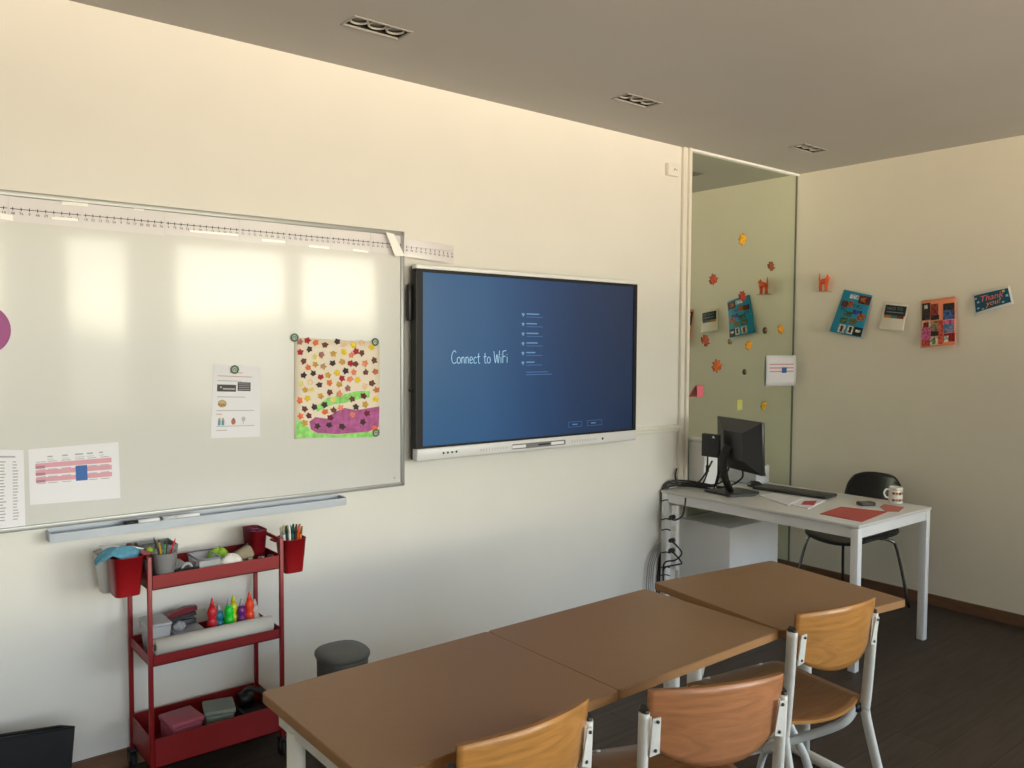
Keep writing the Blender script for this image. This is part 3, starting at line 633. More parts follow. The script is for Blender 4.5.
m3 = [c_(244, 150, 110), cn_(50, 44, 44), cn_(150, 60, 52), cn_(70, 92, 140), cn_(206, 92, 150), cn_(226, 80, 70), cn_(150, 128, 100), cn_(110, 126, 160), cn_(140, 28, 30), cn_(214, 206, 180), cn_(225, 110, 160), cn_(120, 140, 90)]
P = [(.02, .06, .28, .42, 1), (.10, .10, .20, .18, 9, 1), (.29, .10, .52, .34, 2), (.30, .34, .55, .44, 1), (.66, .12, .96, .26, 1), (.66, .26, .97, .46, 3), (.04, .44, .30, .58, 9), (.07, .47, .24, .58, 8, 1), (.04, .59, .30, .96, 4), (.06, .84, .30, .97, 5, 1), (.31, .46, .55, .68, 6), (.31, .68, .57, .78, 1), (.30, .79, .52, .97, 9), (.36, .82, .46, .94, 11, 1), (.54, .46, .66, .96, 5), (.67, .48, .96, .54, 4), (.67, .54, .96, .74, 7), (.68, .75, .98, .93, 8), (.70, .80, .82, .93, 9, 1)]
card([(921, 301), (955.5, 296.5), (957.5, 344.5), (922.5, 348)], .035, 'collage_card', m3, 'orange and pink collage card of small pictures, third in the row', 'card', P, G1)
m4 = [c_(216, 222, 226), c_(24, 84, 112), c_(236, 120, 110), c_(240, 170, 90), c_(150, 205, 215), c_(200, 190, 70)]
card4_px = [(971.5, 294.5), (1009, 286), (1015.5, 304), (976, 316.5)]
B4, fn4, o4 = card(card4_px, .03, 'thank_you_card', m4, 'white-bordered blue Thank you card at the right end of the row', 'card',
     [(.05, .08, .95, .86, 1), (.06, .20, .12, .28, 4, 1), (.12, .38, .18, .47, 4, 1), (.10, .66, .16, .74, 4, 1), (.80, .14, .86, .24, 5, 1), (.86, .40, .92, .52, 4, 1), (.74, .70, .80, .78, 4, 1), (.22, .76, .28, .82, 5, 1)], G1)
def card_text(fn, parent, items, mats):
    b = B()
    for (s, size, u, w, mi, sh) in items:
        o, du, dw = fn(u, w, .0042), fn(u+.1, w, .0042)-fn(u-.1, w, .0042), fn(u, w-.1, .0042)-fn(u, w+.1, .0042)
        b.text(s, size, o, du, dw, mi, shear=sh)
    me_o = b.build('printed_words', mats, parent)
    return me_o
ORG[o4.name] = o4.location.copy(); ORG[o2.name] = o2.location.copy()
card_text(fn4, o4, [('Thank', .052, .50, .34, 0, .3), ('you!', .046, .53, .62, 1, .3)], [mat('coral_lettering', hexc(240, 130, 125), .5), mat('peach_lettering', hexc(240, 160, 105), .5)])
card_text(fn2, o2, [('NICE TO', .026, .52, .22, 0, 0)], [c_(120, 130, 135)])
# orange animal figure
t = thing('orange_animal_figure', 'small orange animal figure with raised tail on the right wall', 'figurine', (X, 3.10, 2.0))
C0 = Vector((X-.03, 3.10, 2.0)); b = B()
b.tube([C0+Vector(q) for q in ((0, .038, .062), (0, .02, .070), (0, -.015, .072), (0, -.030, .078))], [.012, .019, .020, .015], 12)
b.tube([C0+Vector(q) for q in ((0, -.024, .075), (0, -.034, .095), (0, -.040, .105))], [.013, .017, .006], 12)
b.add([C0+Vector(q) for q in ((-.01, -.026, .104), (.0, -.034, .108), (-.005, -.03, .122), (.01, -.026, .104))], [(0, 1, 2), (1, 3, 2), (0, 2, 3)])
b.build('body', mat('orange_plastic', hexc(226, 92, 40), .45), t)
for dy in (.032, -.022):
    for dx in (-.010, .010):
        B().tube([C0+Vector((dx, dy, .065)), C0+Vector((dx, dy+.004, .03)), C0+Vector((dx, dy+.001, .004))], [.009, .0065, .007], 8).build('leg', MATS['orange_plastic'], t)
B().tube([C0+Vector(q) for q in ((0, .036, .066), (0, .046, .08), (0, .044, .11), (0, .047, .128))], [.007, .0055, .005, .003], 8).build('tail', MATS['orange_plastic'], t)
B().box(C0+Vector((-.02, -.055, 0)), C0+Vector((.029, .060, .004))).build('ledge', mat('ledge_tan', (.5, .42, .3), .5), t)

for o in t.children: o.data.transform(Matrix.Diagonal((1, .80, 1, 1)))
t.location.y = 3.088

# ================================================================= TEACHER DESK
DX0, DX1, DY0, DY1, DZ = 3.862, 4.645, 2.050, 3.316, .741
t = thing('teacher_desk', 'white rectangular teacher desk with square legs below the mirror', 'desk', ((DX0+DX1)/2, (DY0+DY1)/2, 0))
B().box((DX0, DY0, DZ-.016), (DX1, DY1, DZ), .003).build('desk_top', mat('desk_white', (.66, .66, .64), .4, spec=.4), t)
b = B(); a = .012
b.box((DX0+.045, DY0+a, DZ-.070), (DX1-.045, DY0+a+.02, DZ-.0165)); b.box((DX0+.045, DY1-a-.02, DZ-.070), (DX1-.045, DY1-a, DZ-.0165))
b.box((DX0+a, DY0+.045, DZ-.070), (DX0+a+.02, DY1-.045, DZ-.0165)); b.box((DX1-a-.02, DY0+.045, DZ-.070), (DX1-a, DY1-.045, DZ-.0165))
b.build('apron', M_white, t)
for x in (DX0+.004, DX1-.044):
    for y in (DY0+.004, DY1-.044): B().box((x, y, 0), (x+.04, y+.04, DZ-.0165), .003).build('leg', M_white, t)
# storage box under it
DU = (4.055, 2.945, 0, 4.545, 3.318, .543)
t = thing('drawer_cabinet', 'low white drawer cabinet standing under the teacher desk', 'cabinet', (4.3, 3.13, 0))
B().box((DU[0], DU[1], .04), (DU[3], DU[4], DU[5]), .003).build('body', M_white, t)
B().box((DU[0]+.02, DU[1]+.02, 0), (DU[3]-.02, DU[4]-.02, .04)).build('plinth', M_dark, t)
for k, (z0, z1) in enumerate(((.055, .21), (.215, .37), (.375, .53))):
    d = B().box((DU[3], DU[1]+.006, z0), (DU[3]+.016, DU[4]-.006, z1), .002).build('drawer', M_white, t)
    ORG[d.name] = ORG[t.name]; B().tube([(DU[3]+.016, 3.08, z1-.03), (DU[3]+.034, 3.08, z1-.03), (DU[3]+.034, 3.2, z1-.03), (DU[3]+.016, 3.2, z1-.03)], .004, 8).build('handle', M_alu, d)
# socket strip on the back leg
t = thing('power_strip', 'white vertical power strip fixed to the rear desk leg', 'power strip', (3.87, 3.22, .1))
B().box((3.838, 3.168, .28), (3.8615, 3.212, .665), .004).build('body', M_white, t)
for z in (.60, .53, .46, .40, .34): 
    b = B(); b.lathe([(.017, 0), (.017, .002)], (0, 0, 0), 16, M=Matrix.Translation((3.8378, 3.190, z)) @ Matrix.Rotation(-math.pi/2, 4, 'Y')); b.build('socket', M_offw, t)
def cable(name, pts, r, label, cat='cable', m=None, n=8, group=None):
    b = B(); b.tube(spline(pts, n), r, 8); b.build(name, m or M_black, None, label, cat, group)
gC = 'cables at the rear desk corner'
for k, (z, z2) in enumerate(((.60, .70), (.46, .33), (.40, .30))):
    p = Vector((3.836, 3.190, z)); t2 = thing('plug_cable', ['black plug and cable in the top socket, looping up behind the desk', 'black plug and cable in the middle socket, looping downwards', 'black plug and cable in the lower socket, making the tighter loop'][k], 'cable', p, gC)
    b = B(); b.tube([p, p+Vector((-.03, 0, 0)), p+Vector((-.04, 0, -.002))], [.014, .013, .007], 10); b.build('plug', M_black, t2)
    q = [p+Vector((-.036, 0, 0)), p+Vector((-.05, -.05, -.005)), p+Vector((-.045, -.10, z2*.0+.03 if k == 0 else -.05))] + ([Vector((3.84, 3.11, .69)), Vector((3.855, 3.12, .722))] if k == 0 else [p+Vector((-.05, -.06, -.13+k*.03)), p+Vector((-.045, .03, -.17+k*.03)), Vector((3.83, 3.26, .2))])
    B().tube(spline(q, 7), .005, 8).build('cord', M_black, t2)
for z, w_ in ((.68, 'just under the desk top'), (.565, 'between the top and middle plugs'), (.50, 'just above the middle plug'), (.36, 'below the lowest plug'), (.27, 'under the power strip'), (.22, 'lowest of all')):
    b = B(); b.tube([(3.886+.027*math.cos(a), 3.292+.027*math.sin(a), z+.006*math.sin(a*2)) for a in [i*math.pi/8 for i in range(16)]], .0035, 6, closed=True)
    b.build('cable_tie', M_black, None, 'black tie around the rear desk leg, '+w_, 'cable tie', 'ties around the rear desk leg')
for k in range(2):
    y = 3.275+.012*k; cable('hanging_cable', [(3.90, 3.328, .36), (3.88-.012*k, 3.326, .30), (3.87-.02*k, 3.32, .06), (3.95, 3.29, .012)], .005,
      ['black cable hanging closest to the rear desk leg', 'black cable hanging second beside the rear desk leg', 'black cable hanging third beside the rear desk leg', 'black cable hanging farthest left of the rear desk leg'][k], group=gC)
for k in range(4):
    r = .1+.018*k; cable('grey_cable_loop', [(3.86, 3.315, .42), (3.83-.016*k, 3.31, .36), (3.795-.018*k, 3.31, .25), (3.80-.016*k, 3.30, .06), (3.87, 3.29-.01*k, .008)], .0035, 'thin grey cable drooping to the floor left of the desk, loop %s outward' % ['innermost', 'second', 'third', 'outermost'][k], m=mat('grey_cable', (.28, .28, .27), .5), group='grey cables drooping beside the desk')
# cable bundle on the desk top
cb = [[(3.895, 3.327, .60), (3.89, 3.327, .745), (3.95, 3.30, .79), (4.05, 3.25, .785), (4.12, 3.19, .77), (4.16, 3.08, .76)], [(3.905, 3.327, .5), (3.91, 3.327, .74), (3.97, 3.30, .775), (4.07, 3.23, .772), (4.10, 3.16, .765), (4.12, 3.06, .80), (4.08, 2.98, .90)],
      [(3.92, 3.327, .6), (3.92, 3.327, .735), (3.99, 3.29, .76), (4.07, 3.21, .762), (4.09, 3.12, .765), (4.06, 3.05, .80), (4.05, 3.02, .93)], [(3.935, 3.327, .6), (3.94, 3.327, .745), (4.02, 3.26, .757), (4.08, 3.18, .752), (4.10, 3.08, .748), (4.12, 3.0, .748)],
      [(4.0, 3.27, .77), (4.06, 3.2, .78), (4.06, 3.14, .84), (4.05, 3.08, .93)], [(4.12, 3.10, .757), (4.16, 3.02, .78), (4.14, 2.93, .84), (4.10, 2.90, .89)]]
cl = ['thick black cable along the back of the cable bundle', 'black cable rising to the monitor from the bundle', 'black cable curving up to the mini computer', 'black cable lying flat on the desk edge', 'short black cable hanging below the mini computer', 'black cable curving behind the monitor stand']
for q, l_ in zip(cb, cl): cable('desk_cable', q, .0055, l_, group='black cables on the teacher desk')
cable('cable_end', [(4.0, 3.31, .77), (3.995, 3.315, .82), (4.01, 3.318, .86)], .006, 'short stiff cable end standing up against the wall')
# white box and clear tray behind the monitor
t = thing('white_file_box', 'upright white box on the desk against the mirror, behind the monitor', 'box', (4.27, 3.24, DZ))
b = B(); b.box((4.135, 3.205, DZ+.001), (4.285, 3.325, 1.02), .004); b.build('body', M_white, t)
B().box((4.130, 3.200, 1.02), (4.18, 3.327, 1.045), .006).build('lid', M_white, t)
t = thing('clear_desk_tray', 'translucent tray holding white paper, seen below the monitor', 'tray', (4.6, 3.2, DZ))
b = B(); x0, x1, y0, y1, z0, z1 = 4.47, 4.612, 3.06, 3.29, DZ+.001, .86
b.box((x0, y0, z0), (x1, y1, z0+.004)); b.box((x0, y0, z0), (x0+.004, y1, z1)); b.box((x1-.004, y0, z0), (x1, y1, z1)); b.box((x0, y0, z0), (x1, y0+.004, z1)); b.box((x0, y1-.004, z0), (x1, y1, z1)); b.build('tray', M_clear, t)
B().box((x0+.01, y0+.01, z0+.005), (x1-.02, y1-.01, .83)).build('paper_stack', M_paper, t)
# monitor
MX = 4.20; t = thing('computer_monitor', 'black computer monitor with its back to the room, on the desk', 'monitor', (4.2, 3.0, DZ))
v = [PX(720.5, 416.5, MX), PX(763, 422.5, MX), PX(762, 476.5, MX), PX(722.5, 459, MX)]
MON = Matrix.Translation((4.040, 2.880, 1.048)) @ Matrix.Rotation(math.radians(-21.3), 4, 'Z') @ Matrix.Rotation(math.radians(-2), 4, 'Y')
hw, hh_ = .229, .150
b = B(); b.box((-.006, -hw, -hh_), (.014, hw, hh_), .004, M=MON)
pr = [(-.006, -hw+.004, -hh_+.004), (-.006, hw-.004, -hh_+.004), (-.006, hw-.004, hh_-.004), (-.006, -hw+.004, hh_-.004), (-.045, -hw+.13, -hh_+.07), (-.045, hw-.13, -hh_+.07), (-.045, hw-.13, hh_-.07), (-.045, -hw+.13, hh_-.07)]
b.add(pr, [(4, 5, 6, 7), (0, 1, 5, 4), (1, 2, 6, 5), (2, 3, 7, 6), (3, 0, 4, 7)], M=MON)
b.build('back_shell', mat('monitor_black', (.014, .015, .016), .33), t)
B().box((.0142, -hw+.012, -hh_+.02), (.0152, hw-.012, hh_-.012), M=MON).build('screen', mat('dark_screen', (.01, .012, .016), .12), t)
b = B(); b.box((.012, -hw, -hh_-.001), (.0165, hw, -hh_+.018), M=MON); b.build('chin', M_black, t)
b = B(); b.tube(spline([(4.010, 2.935, 1.04), (3.985, 2.955, .96), (4.02, 2.965, .85), (4.08, 2.97, .765)], 6), .030, 12, flat=.45, up=(0, 1, 0)); b.build('stand_neck', M_black, t)
b = B(); b.prism([(x, y, DZ+.001) for x, y in ((4.02, 3.11), (3.99, 2.90), (4.14, 2.84), (4.23, 2.87), (4.25, 3.03), (4.18, 3.10))], (0, 0, .014)); b.build('stand_base', M_dark, t)
t = thing('mini_computer', 'small black computer box mounted behind the monitor with hanging cables', 'computer', (4.13, 3.1, .93))
v0, v1 = PX(704, 432.5, 4.02), PX(722.5, 457.5, 4.02)
b = B(); b.box((3.975, v1.y, v1.z), (4.005, v0.y-.016, v0.z), .006); b.build('case', mat('case_black', (.016, .016, .018), .5), t)
b = B(); b.add([(3.9745, v1.y+.045, v0.z-.022), (3.9745, v1.y+.022, v0.z-.022), (3.9745, v1.y+.034, v0.z-.006)], [(0, 1, 2)]); b.build('logo', M_paper, t)
for k, y in enumerate((v0.y-.03, v1.y+.03)): B().tube(spline([(4.02, y, v1.z+.001), (4.02, y, v1.z-.05), (4.03, y+.01, v1.z-.11), (4.03+.02*k, y+.05, .765)], 5), .005, 8).build('cable', M_black, t)
B().tube([(4.022, v0.y-.028, v1.z-.06), (4.026, v0.y-.025, v1.z-.10)], .010, 8).build('cable_ferrite', M_black, t)
# keyboard, mouse
t = thing('computer_keyboard', 'long black keyboard lying on the desk behind the papers', 'keyboard', (4.43, 2.77, DZ))
KB = Matrix.Translation((4.43, 2.765, DZ+.001)) @ Matrix.Rotation(math.radians(4), 4, 'Z')
B().box((-.075, -.235, 0), (.075, .235, .018), .005, M=KB).build('base', M_dark, t)
b = B()
for r in range(6):
    for c in range(19):
        if r == 0 and 6 <= c <= 12: continue
        b.box((-.066+r*.022, -.226+c*.0237, .018), (-.048+r*.022, -.206+c*.0237, .024))
b.box((-.066, -.226+6*.0237, .018), (-.048, -.206+12*.0237, .024)); b.build('keys', M_black, t)
t = thing('computer_mouse', 'black computer mouse beside the monitor foot', 'mouse', (4.40, 3.02, DZ))
b = B(); b.lathe([(.052, .001), (.055, .01), (.045, .026), (.025, .036), (.001, .038)], (4.42, 3.03, DZ), 20, sx=.62, sy=1); b.build('shell', M_black, t)
B().tube([(4.42, 3.055, DZ+.034), (4.42, 3.07, DZ+.028)], .004, 8).build('scroll_wheel', M_dark, t)
# papers on the desk
def flat(px, z, th, m, name, label, cat, group=None):
    v = [PZ(a, c, z) for a, c in px]; b = B(); b.prism([(q.x, q.y, z) for q in v], (0, 0, -th)); return b.build(name, m, None, label, cat, group)
flat([(759, 495), (773, 493), (803, 498), (788, 505)], DZ+.006, .0055, M_paper, 'paper_stack', 'stack of white papers in front of the keyboard, nearer the monitor', 'paper')
flat([(784, 503), (801, 497), (826, 500), (808, 508.5)], DZ+.004, .0035, M_paper, 'paper_stack', 'white booklet with a pink square, in front of the keyboard end', 'paper')
flat([(804, 501), (817, 500.5), (814, 505), (801, 504.5)], DZ+.005, .0008, mat('pink_label', hexc(205, 70, 84), .6), 'pink_slip', 'small pink slip on the white booklet', 'paper')
flat([(820, 513.5), (841, 506.5), (887, 511.5), (862, 521.5)], DZ+.0035, .003, mat('red_folder', hexc(196, 80, 76), .55), 'red_folder', 'coral red folder lying at the near corner of the desk', 'folder')
flat([(880, 506.5), (884, 504), (904, 507), (899, 511.5), (886, 511)], DZ+.003, .0022, mat('pink_paper', hexc(196, 110, 100), .6), 'pink_tag', 'pink paper tag beside the mug', 'paper')
p = PZ(866, 503.5, DZ+.01)
t = thing('phone', 'dark phone in a case lying on the desk beside the mug', 'phone', (p.x, p.y, DZ))
Mp = Matrix.Translation((p.x, p.y, DZ+.001)) @ Matrix.Rotation(math.radians(62), 4, 'Z')
B().box((-.028, -.044, 0), (.028, .044, .018), .005, M=Mp).build('case', mat('phone_case', (.05, .042, .04), .4), t)
B().box((-.025, -.041, .018), (.025, .041, .0195), M=Mp).build('screen', mat('phone_glass', (.06, .05, .05), .15), t)
# mug
p = PZ(895.5, 503.5, DZ); t = thing('coffee_mug', 'white mug with brown and gold pattern on the desk corner', 'mug', (p.x, p.y, DZ))
b = B(); R_ = .037
b.lathe([(R_-.006, .001), (R_-.001, .005), (R_, .02), (R_, .092), (R_-.001, .094), (R_-.004, .092), (R_-.004, .01), (.001, .008)], (p.x, p.y, DZ), 32)
b.build('cup', mat('glazed_white', (.78, .76, .70), .15), t)
b = B(); b.tube(spline([(p.x-.026, p.y+.024, DZ+.078), (p.x-.040, p.y+.036, DZ+.080), (p.x-.048, p.y+.043, DZ+.060), (p.x-.041, p.y+.036, DZ+.038), (p.x-.026, p.y+.024, DZ+.032)], 6), .0052, 10); b.build('handle', MATS['glazed_white'], t)
b = B()
for zc, hgt in ((.062, .018), (.024, .016), (.082, .004)):
    for k in range(5):
        a0 = math.radians(178+k*26); n = 6; vs = []; 
        for i in range(n+1):
            a = a0+math.radians(22)*i/n; w = hgt*(.35+.65*abs(math.sin(i*1.3+k)))
            for s_ in (-1, 1): vs.append((p.x+(R_+.0006)*math.cos(a), p.y+(R_+.0006)*math.sin(a), DZ+zc+s_*w/2))
        b.add(vs, [(2*i, 2*i+2, 2*i+3, 2*i+1) for i in range(n)], k % 2)
b.build('pattern', [mat('brown_glaze', hexc(112, 66, 32), .3), mat('gold_glaze', hexc(176, 130, 60), .3)], t)

# ================================================================= BLACK DESK CHAIR
t = thing('black_shell_chair', 'black shell chair on thin metal legs between desk and right wall', 'chair', (4.93, 2.62, 0))
M_shell = mat('black_shell', (.014, .014, .014), .4, var=.2, ns=40)
CH = Matrix.Translation((4.88, 2.64, 0)) @ Matrix.Rotation(math.radians(82), 4, 'Z')   # local -y = back towards the right wall, faces the desk
b = B()
def backf(u, v):
    a = (u-.5)*2; vv = (v-.5)*2
    w = .202*(1-.03*max(0, vv))*(1-abs(vv)**4*.20)
    z = .655+.160*vv*(1-.22*abs(a)**4)
    return (w*a, -.215-.07*(v)+.055*a*a, z)
b.sheet(backf, 20, 12, .012); b.build('backrest', M_shell, t)
b = B()
def seatf(u, v):
    a = (u-.5)*2; c = (v-.5)*2
    return (.235*a*math.sqrt(max(.02, 1-.35*abs(c)**4)), .225*c*(1-.12*abs(a)**4), .452+.025*a*a-.03*max(0, c)**3+.02*max(0, -c)**2)
b.sheet(seatf, 18, 18, .014)
b.build('seat', M_shell, t)
b = B(); b.tube(spline([(-.05, -.12, .445), (-.05, -.24, .47), (-.05, -.262, .55), (-.05, -.257, .62)], 5), .008, 8); b.tube(spline([(.05, -.12, .445), (.05, -.24, .47), (.05, -.262, .55), (.05, -.257, .62)], 5), .008, 8); b.build('back_support', M_chrome, t)
for sx_ in (-1, 1):
    for sy_ in (-1, 1):
        B().tube(spline([(sx_*.10, sy_*.08, .435), (sx_*.17, sy_*.15, .425), (sx_*.195, sy_*.185, .36), (sx_*.24, sy_*.25, .01)], 6), .0095, 10).build('leg', M_chrome, t)
for ch in t.children: ch.matrix_parent_inverse = Matrix.Identity(4)
for ch in list(t.children):
    me = ch.data; me.transform(Matrix.Translation(-ORG[t.name]) @ CH @ Matrix.Translation(ORG[t.name]))

# ================================================================= STUDENT TABLES
def make_table(w, d):
    t = thing('student_table', '', 'table')
    top = B()
    out = [(x+w/2, y+d/2) for x, y in rrect(w, d, .012, 3)]
    top.prism([(x, y, .7255) for x, y in out], (0, 0, .0145), 0)
    top.prism([(x, y, .7255) for x, y in out], (0, 0, -.0115), 1)
    top.build('tabletop', [M_lam, M_edge], t)
    e_ = B(); n = len(out)
    for i in range(n):
        a, c = out[i], out[(i+1) % n]; A, C_ = Vector((a[0], a[1], 0)), Vector((c[0], c[1], 0)); dv = C_-A; nn = Vector((dv.y, -dv.x, 0)).normalized() if dv.length > 0 else Vector((0, 0, 0))
        A2, C2 = A+nn*.002, C_+nn*.002
        e_.add([A2+Vector((0, 0, .716)), C2+Vector((0, 0, .716)), C2+Vector((0, 0, .7385)), A2+Vector((0, 0, .7385)), A+Vector((0, 0, .7385)), C_+Vector((0, 0, .7385))], [(0, 1, 2, 3), (3, 2, 5, 4)])
    e_.build('edge_band', M_edge, t)
    f = B(); f.box((.05, .10, .680), (w-.05, .125, .7135)); f.box((.05, d-.125, .680), (w-.05, d-.10, .7135)); f.box((.010, .08, .680), (.038, d-.08, .7135)); f.box((w-.038, .08, .680), (w-.010, d-.08, .7135)); f.build('under_frame', M_offw, t)
    for x in (.023, w-.023):
        for y in (.405,):
            lg = B(); lg.tube([(x, y, .69), (x, y, .02)], .032, 14, flat=.60, up=(0, 1, 0)); lo = lg.build('leg', M_offw, t)
            fb = B(); fb.tube([(x, d-.03, .024), (x, .07, .024)], .020, 10); fb.build('foot_bar', M_offw, lo)
            gl = B(); gl.lathe([(.018, 0), (.020, .006)], (x, d-.05, 0), 12); gl.build('glide', M_black, lo); gl = B(); gl.lathe([(.018, 0), (.020, .006)], (x, .09, 0), 12); gl.build('glide', M_black, lo)
    br = B(); br.tube(spline([(.09, d-.15, .42), (.09, d-.18, .54), (.09, d-.21, .60), (.09, d-.25, .635), (.09, d-.28, .60), (.09, d-.285, .54)], 6), .014, 10); br.build('bag_hook', M_offw, t)
    return t
TW, TD = .716, .555
t1 = make_table(TW, TD)
tabs = [(.803, 1.434, 0, 'nearest of the three brown student tables, left end of the row'), (1.522, 1.436, 0, 'middle of the three brown student tables in the row')]
t1.location = (tabs[0][0], tabs[0][1], 0); t1['label'] = tabs[0][3]; t1['group'] = 'brown student tables in a row'
t2 = copy_tree(t1); t2.location = (tabs[1][0], tabs[1][1], 0); t2['label'] = tabs[1][3]
p_ = [PZ(655, 588.5, .74), PZ(780, 631.5, .74), PZ(904, 600, .74), PZ(785, 558.5, .74)]
ang = math.atan2((p_[2]-p_[1]).y, (p_[2]-p_[1]).x)
t3 = make_table((p_[2]-p_[1]).length, .60)
t3.location = (p_[1].x+.014, p_[1].y, 0); t3.rotation_euler = (0, 0, ang)
setp(t3, 'farthest of the three brown student tables, slightly turned, near the teacher desk', 'table', 'brown student tables in a row')

# ================================================================= STUDENT CHAIRS (local: faces +y, back at -y)
def make_chair(mback):
    t = thing('student_chair', '', 'chair')
    hw = .178
    def bf(u, v):
        a = (u-.5)*2
        top = .806+.012*(1-a*a); bot = .612+.055*abs(a)**2.5
        aa = a*(1-.04*(1-v)**2)
        z = bot+(top-bot)*v
        rr = 1
        return (hw*1.035*aa, -.268-.045*(1-a*a)-.10*(z-.70), z)
    b = B(); b.sheet(bf, 24, 10, .011, 0, 1); b.build('backrest', [mback, M_plyd], t)
    def sf_(u, v):
        a = (u-.5)*2; c = v
        y0, y1 = -.225-.05*(1-a*a), .215-.03*abs(a)**3
        w = hw*(1.10+.0*c)
        return (w*a, y0+(y1-y0)*c, .452-.012*(1-a*a)-.035*max(0, (c-.75)/.25)**2)
    b = B(); b.sheet(sf_, 16, 16, .011, 0, 1); b.build('seat', [M_plyd, M_ply], t)
    for s in (-1, 1):
        up = B(); up.tube(spline([(s*(hw+.012), -.272, .752), (s*(hw+.012), -.266, .62), (s*(hw+.012), -.257, .49), (s*(hw+.012), -.25, .42)], 5), .0185, 12, flat=.65, up=(0, 1, 0)); u_ = up.build('upright', M_offw, t)
        B().tube([(s*(hw+.012), -.2705, .750), (s*(hw+.012), -.2735, .762)], [.0187, .013], 12, flat=.66, up=(0, 1, 0)).build('end_cap', M_black, u_)
        B().prism([(s*(hw-.004), -.282, .742), (s*(hw-.004), -.266, .742), (s*(hw-.004), -.262, .66), (s*(hw-.004), -.276, .655)], (s*.008, 0, 0)).build('bracket', M_offw, t)
        bk = B()
        bk.prism([(s*(hw+.004), -.302, .745), (s*(hw-.016), -.305, .748), (s*(hw-.020), -.292, .655), (s*(hw+.004), -.290, .648)], (0, .004, 0))
        bo = bk.build('bracket', M_offw, t)
        for z, y in ((.738, -.308), (.664, -.297)):
            B().lathe([(.0045, 0), (.004, .002), (.001, .003)], (0, 0, 0), 10, M=Matrix.Translation((s*(hw-.008), y+.003, z)) @ Matrix.Rotation(math.pi/2, 4, 'X')).build('screw', M_dark, bo)
        # rear leg, side arm under the seat, crossing brace
        B().tube(spline([(s*(hw+.012), -.251, .45), (s*(hw+.014), -.256, .39), (s*(hw+.022), -.31, .20), (s*(hw+.030), -.37, .0)], 6), .0175, 12, flat=.7, up=(0, 1, 0)).build('rear_leg', M_offw, t)
        B().tube(spline([(s*(hw-.005), -.228, .43), (s*(hw-.04), -.20, .36), (s*.06, -.06, .26), (-s*.10, .06, .19), (-s*(hw), .17, .08), (-s*(hw+.01), .20, 0)], 7), .0165, 12, flat=.75).build('cross_brace', M_offw, t)
        B().tube([(s*(hw-.05), .16, .44), (s*(hw-.03), .06, .30), (s*(hw), -.02, .16), (s*(hw+.01), -.08, .0)], .0165, 12, flat=.75).build('front_leg', M_offw, t)
        B().tube([(s*(hw-.004), -.232, .436), (s*(hw-.004), -.234, .408)], .013, 8).build('joint_cap', M_black, t)
        B().tube([(s*(hw-.02), -.17, .425), (s*(hw-.03), .17, .428)], .010, 8).build('seat_rail', M_offw, t)
    return t
def place(c, L_, R_, label):   # L_,R_ = world xy of left and right upright tops
    a = math.atan2(R_[1]-L_[1], R_[0]-L_[0]); m = Vector(((L_[0]+R_[0])/2, (L_[1]+R_[1])/2, 0))
    off = Matrix.Rotation(a, 3, 'Z') @ Vector((0, -.272, 0)); c.location = m-off; c.rotation_euler = (0, 0, a); c['label'] = label; c['group'] = 'plywood student chairs along the tables'
ch = make_chair(M_ply)
place(ch, (2.232, 1.388), (2.607, 1.328), 'yellowish plywood chair pushed to the farthest student table')
cA = make_chair(M_plyr)
place(cA, (1.455, 1.296), (1.815, 1.150), 'reddish plywood chair turned slightly at the middle student table')
cB = copy_tree(ch)
place(cB, (.945, 1.352), (1.325, 1.352), 'yellowish plywood chair nearest the camera, cut by the bottom edge')

# ================================================================= STOOL, BIN
p = (1.488, 2.88)
t = thing('grey_waste_bin', 'round grey bin against the wall behind the student tables', 'bin', (p[0], p[1], 0))
b = B(); b.lathe([(.080, .0), (.085, .02), (.092, .39), (.094, .405)], (*p, 0), 48, power=2.7); b.build('body', mat('bin_grey', (.10, .11, .115), .6), t)
b = B(); b.lathe([(.096, .402), (.100, .412), (.099, .422), (.093, .430), (.05, .432), (.001, .432)], (*p, 0), 48, power=2.7); b.build('lid', mat('lid_grey', (.13, .145, .15), .6), t)
t = thing('narrow_black_bin', 'narrow black open bin on the floor at the lower left corner', 'bin', (.42, 3.14, 0))
o_, i_ = (.20, 3.00, .585, 3.29), .006
def open_box(b, x0, y0, x1, y1, z0, z1, tp=.0, th=.004, mi=0, tilt=None):
    # tapered open container: bottom inset by tp
    ob = [(x0+tp, y0+tp, z0), (x1-tp, y0+tp, z0), (x1-tp, y1-tp, z0), (x0+tp, y1-tp, z0)]; ot = [(x0, y0, z1), (x1, y0, z1), (x1, y1, z1), (x0, y1, z1)]
    ib = [(x0+tp+th, y0+tp+th, z0+th), (x1-tp-th, y0+tp+th, z0+th), (x1-tp-th, y1-tp-th, z0+th), (x0+tp+th, y1-tp-th, z0+th)]; it = [(x0+th, y0+th, z1), (x1-th, y0+th, z1), (x1-th, y1-th, z1), (x0+th, y1-th, z1)]
    fs = [(3, 2, 1, 0)]+[(i, (i+1) % 4, 4+(i+1) % 4, 4+i) for i in range(4)]+[(8, 9, 10, 11)]+[(8+i, 12+i, 12+(i+1) % 4, 8+(i+1) % 4) for i in range(4)]+[(4+i, 4+(i+1) % 4, 12+(i+1) % 4, 12+i) for i in range(4)]
    b.add(ob+ot+ib+it, fs, mi, False, tilt); return b
A, Bq, Cq = PZ(60, 726, .31), PZ(75, 727, .31), PZ(-60, 744, .31)
e1 = (Cq-A); e2 = (Bq-A); e2 = e2.normalized()*max(e2.length, .05)
cc = A+(e1+e2)/2; b = B()
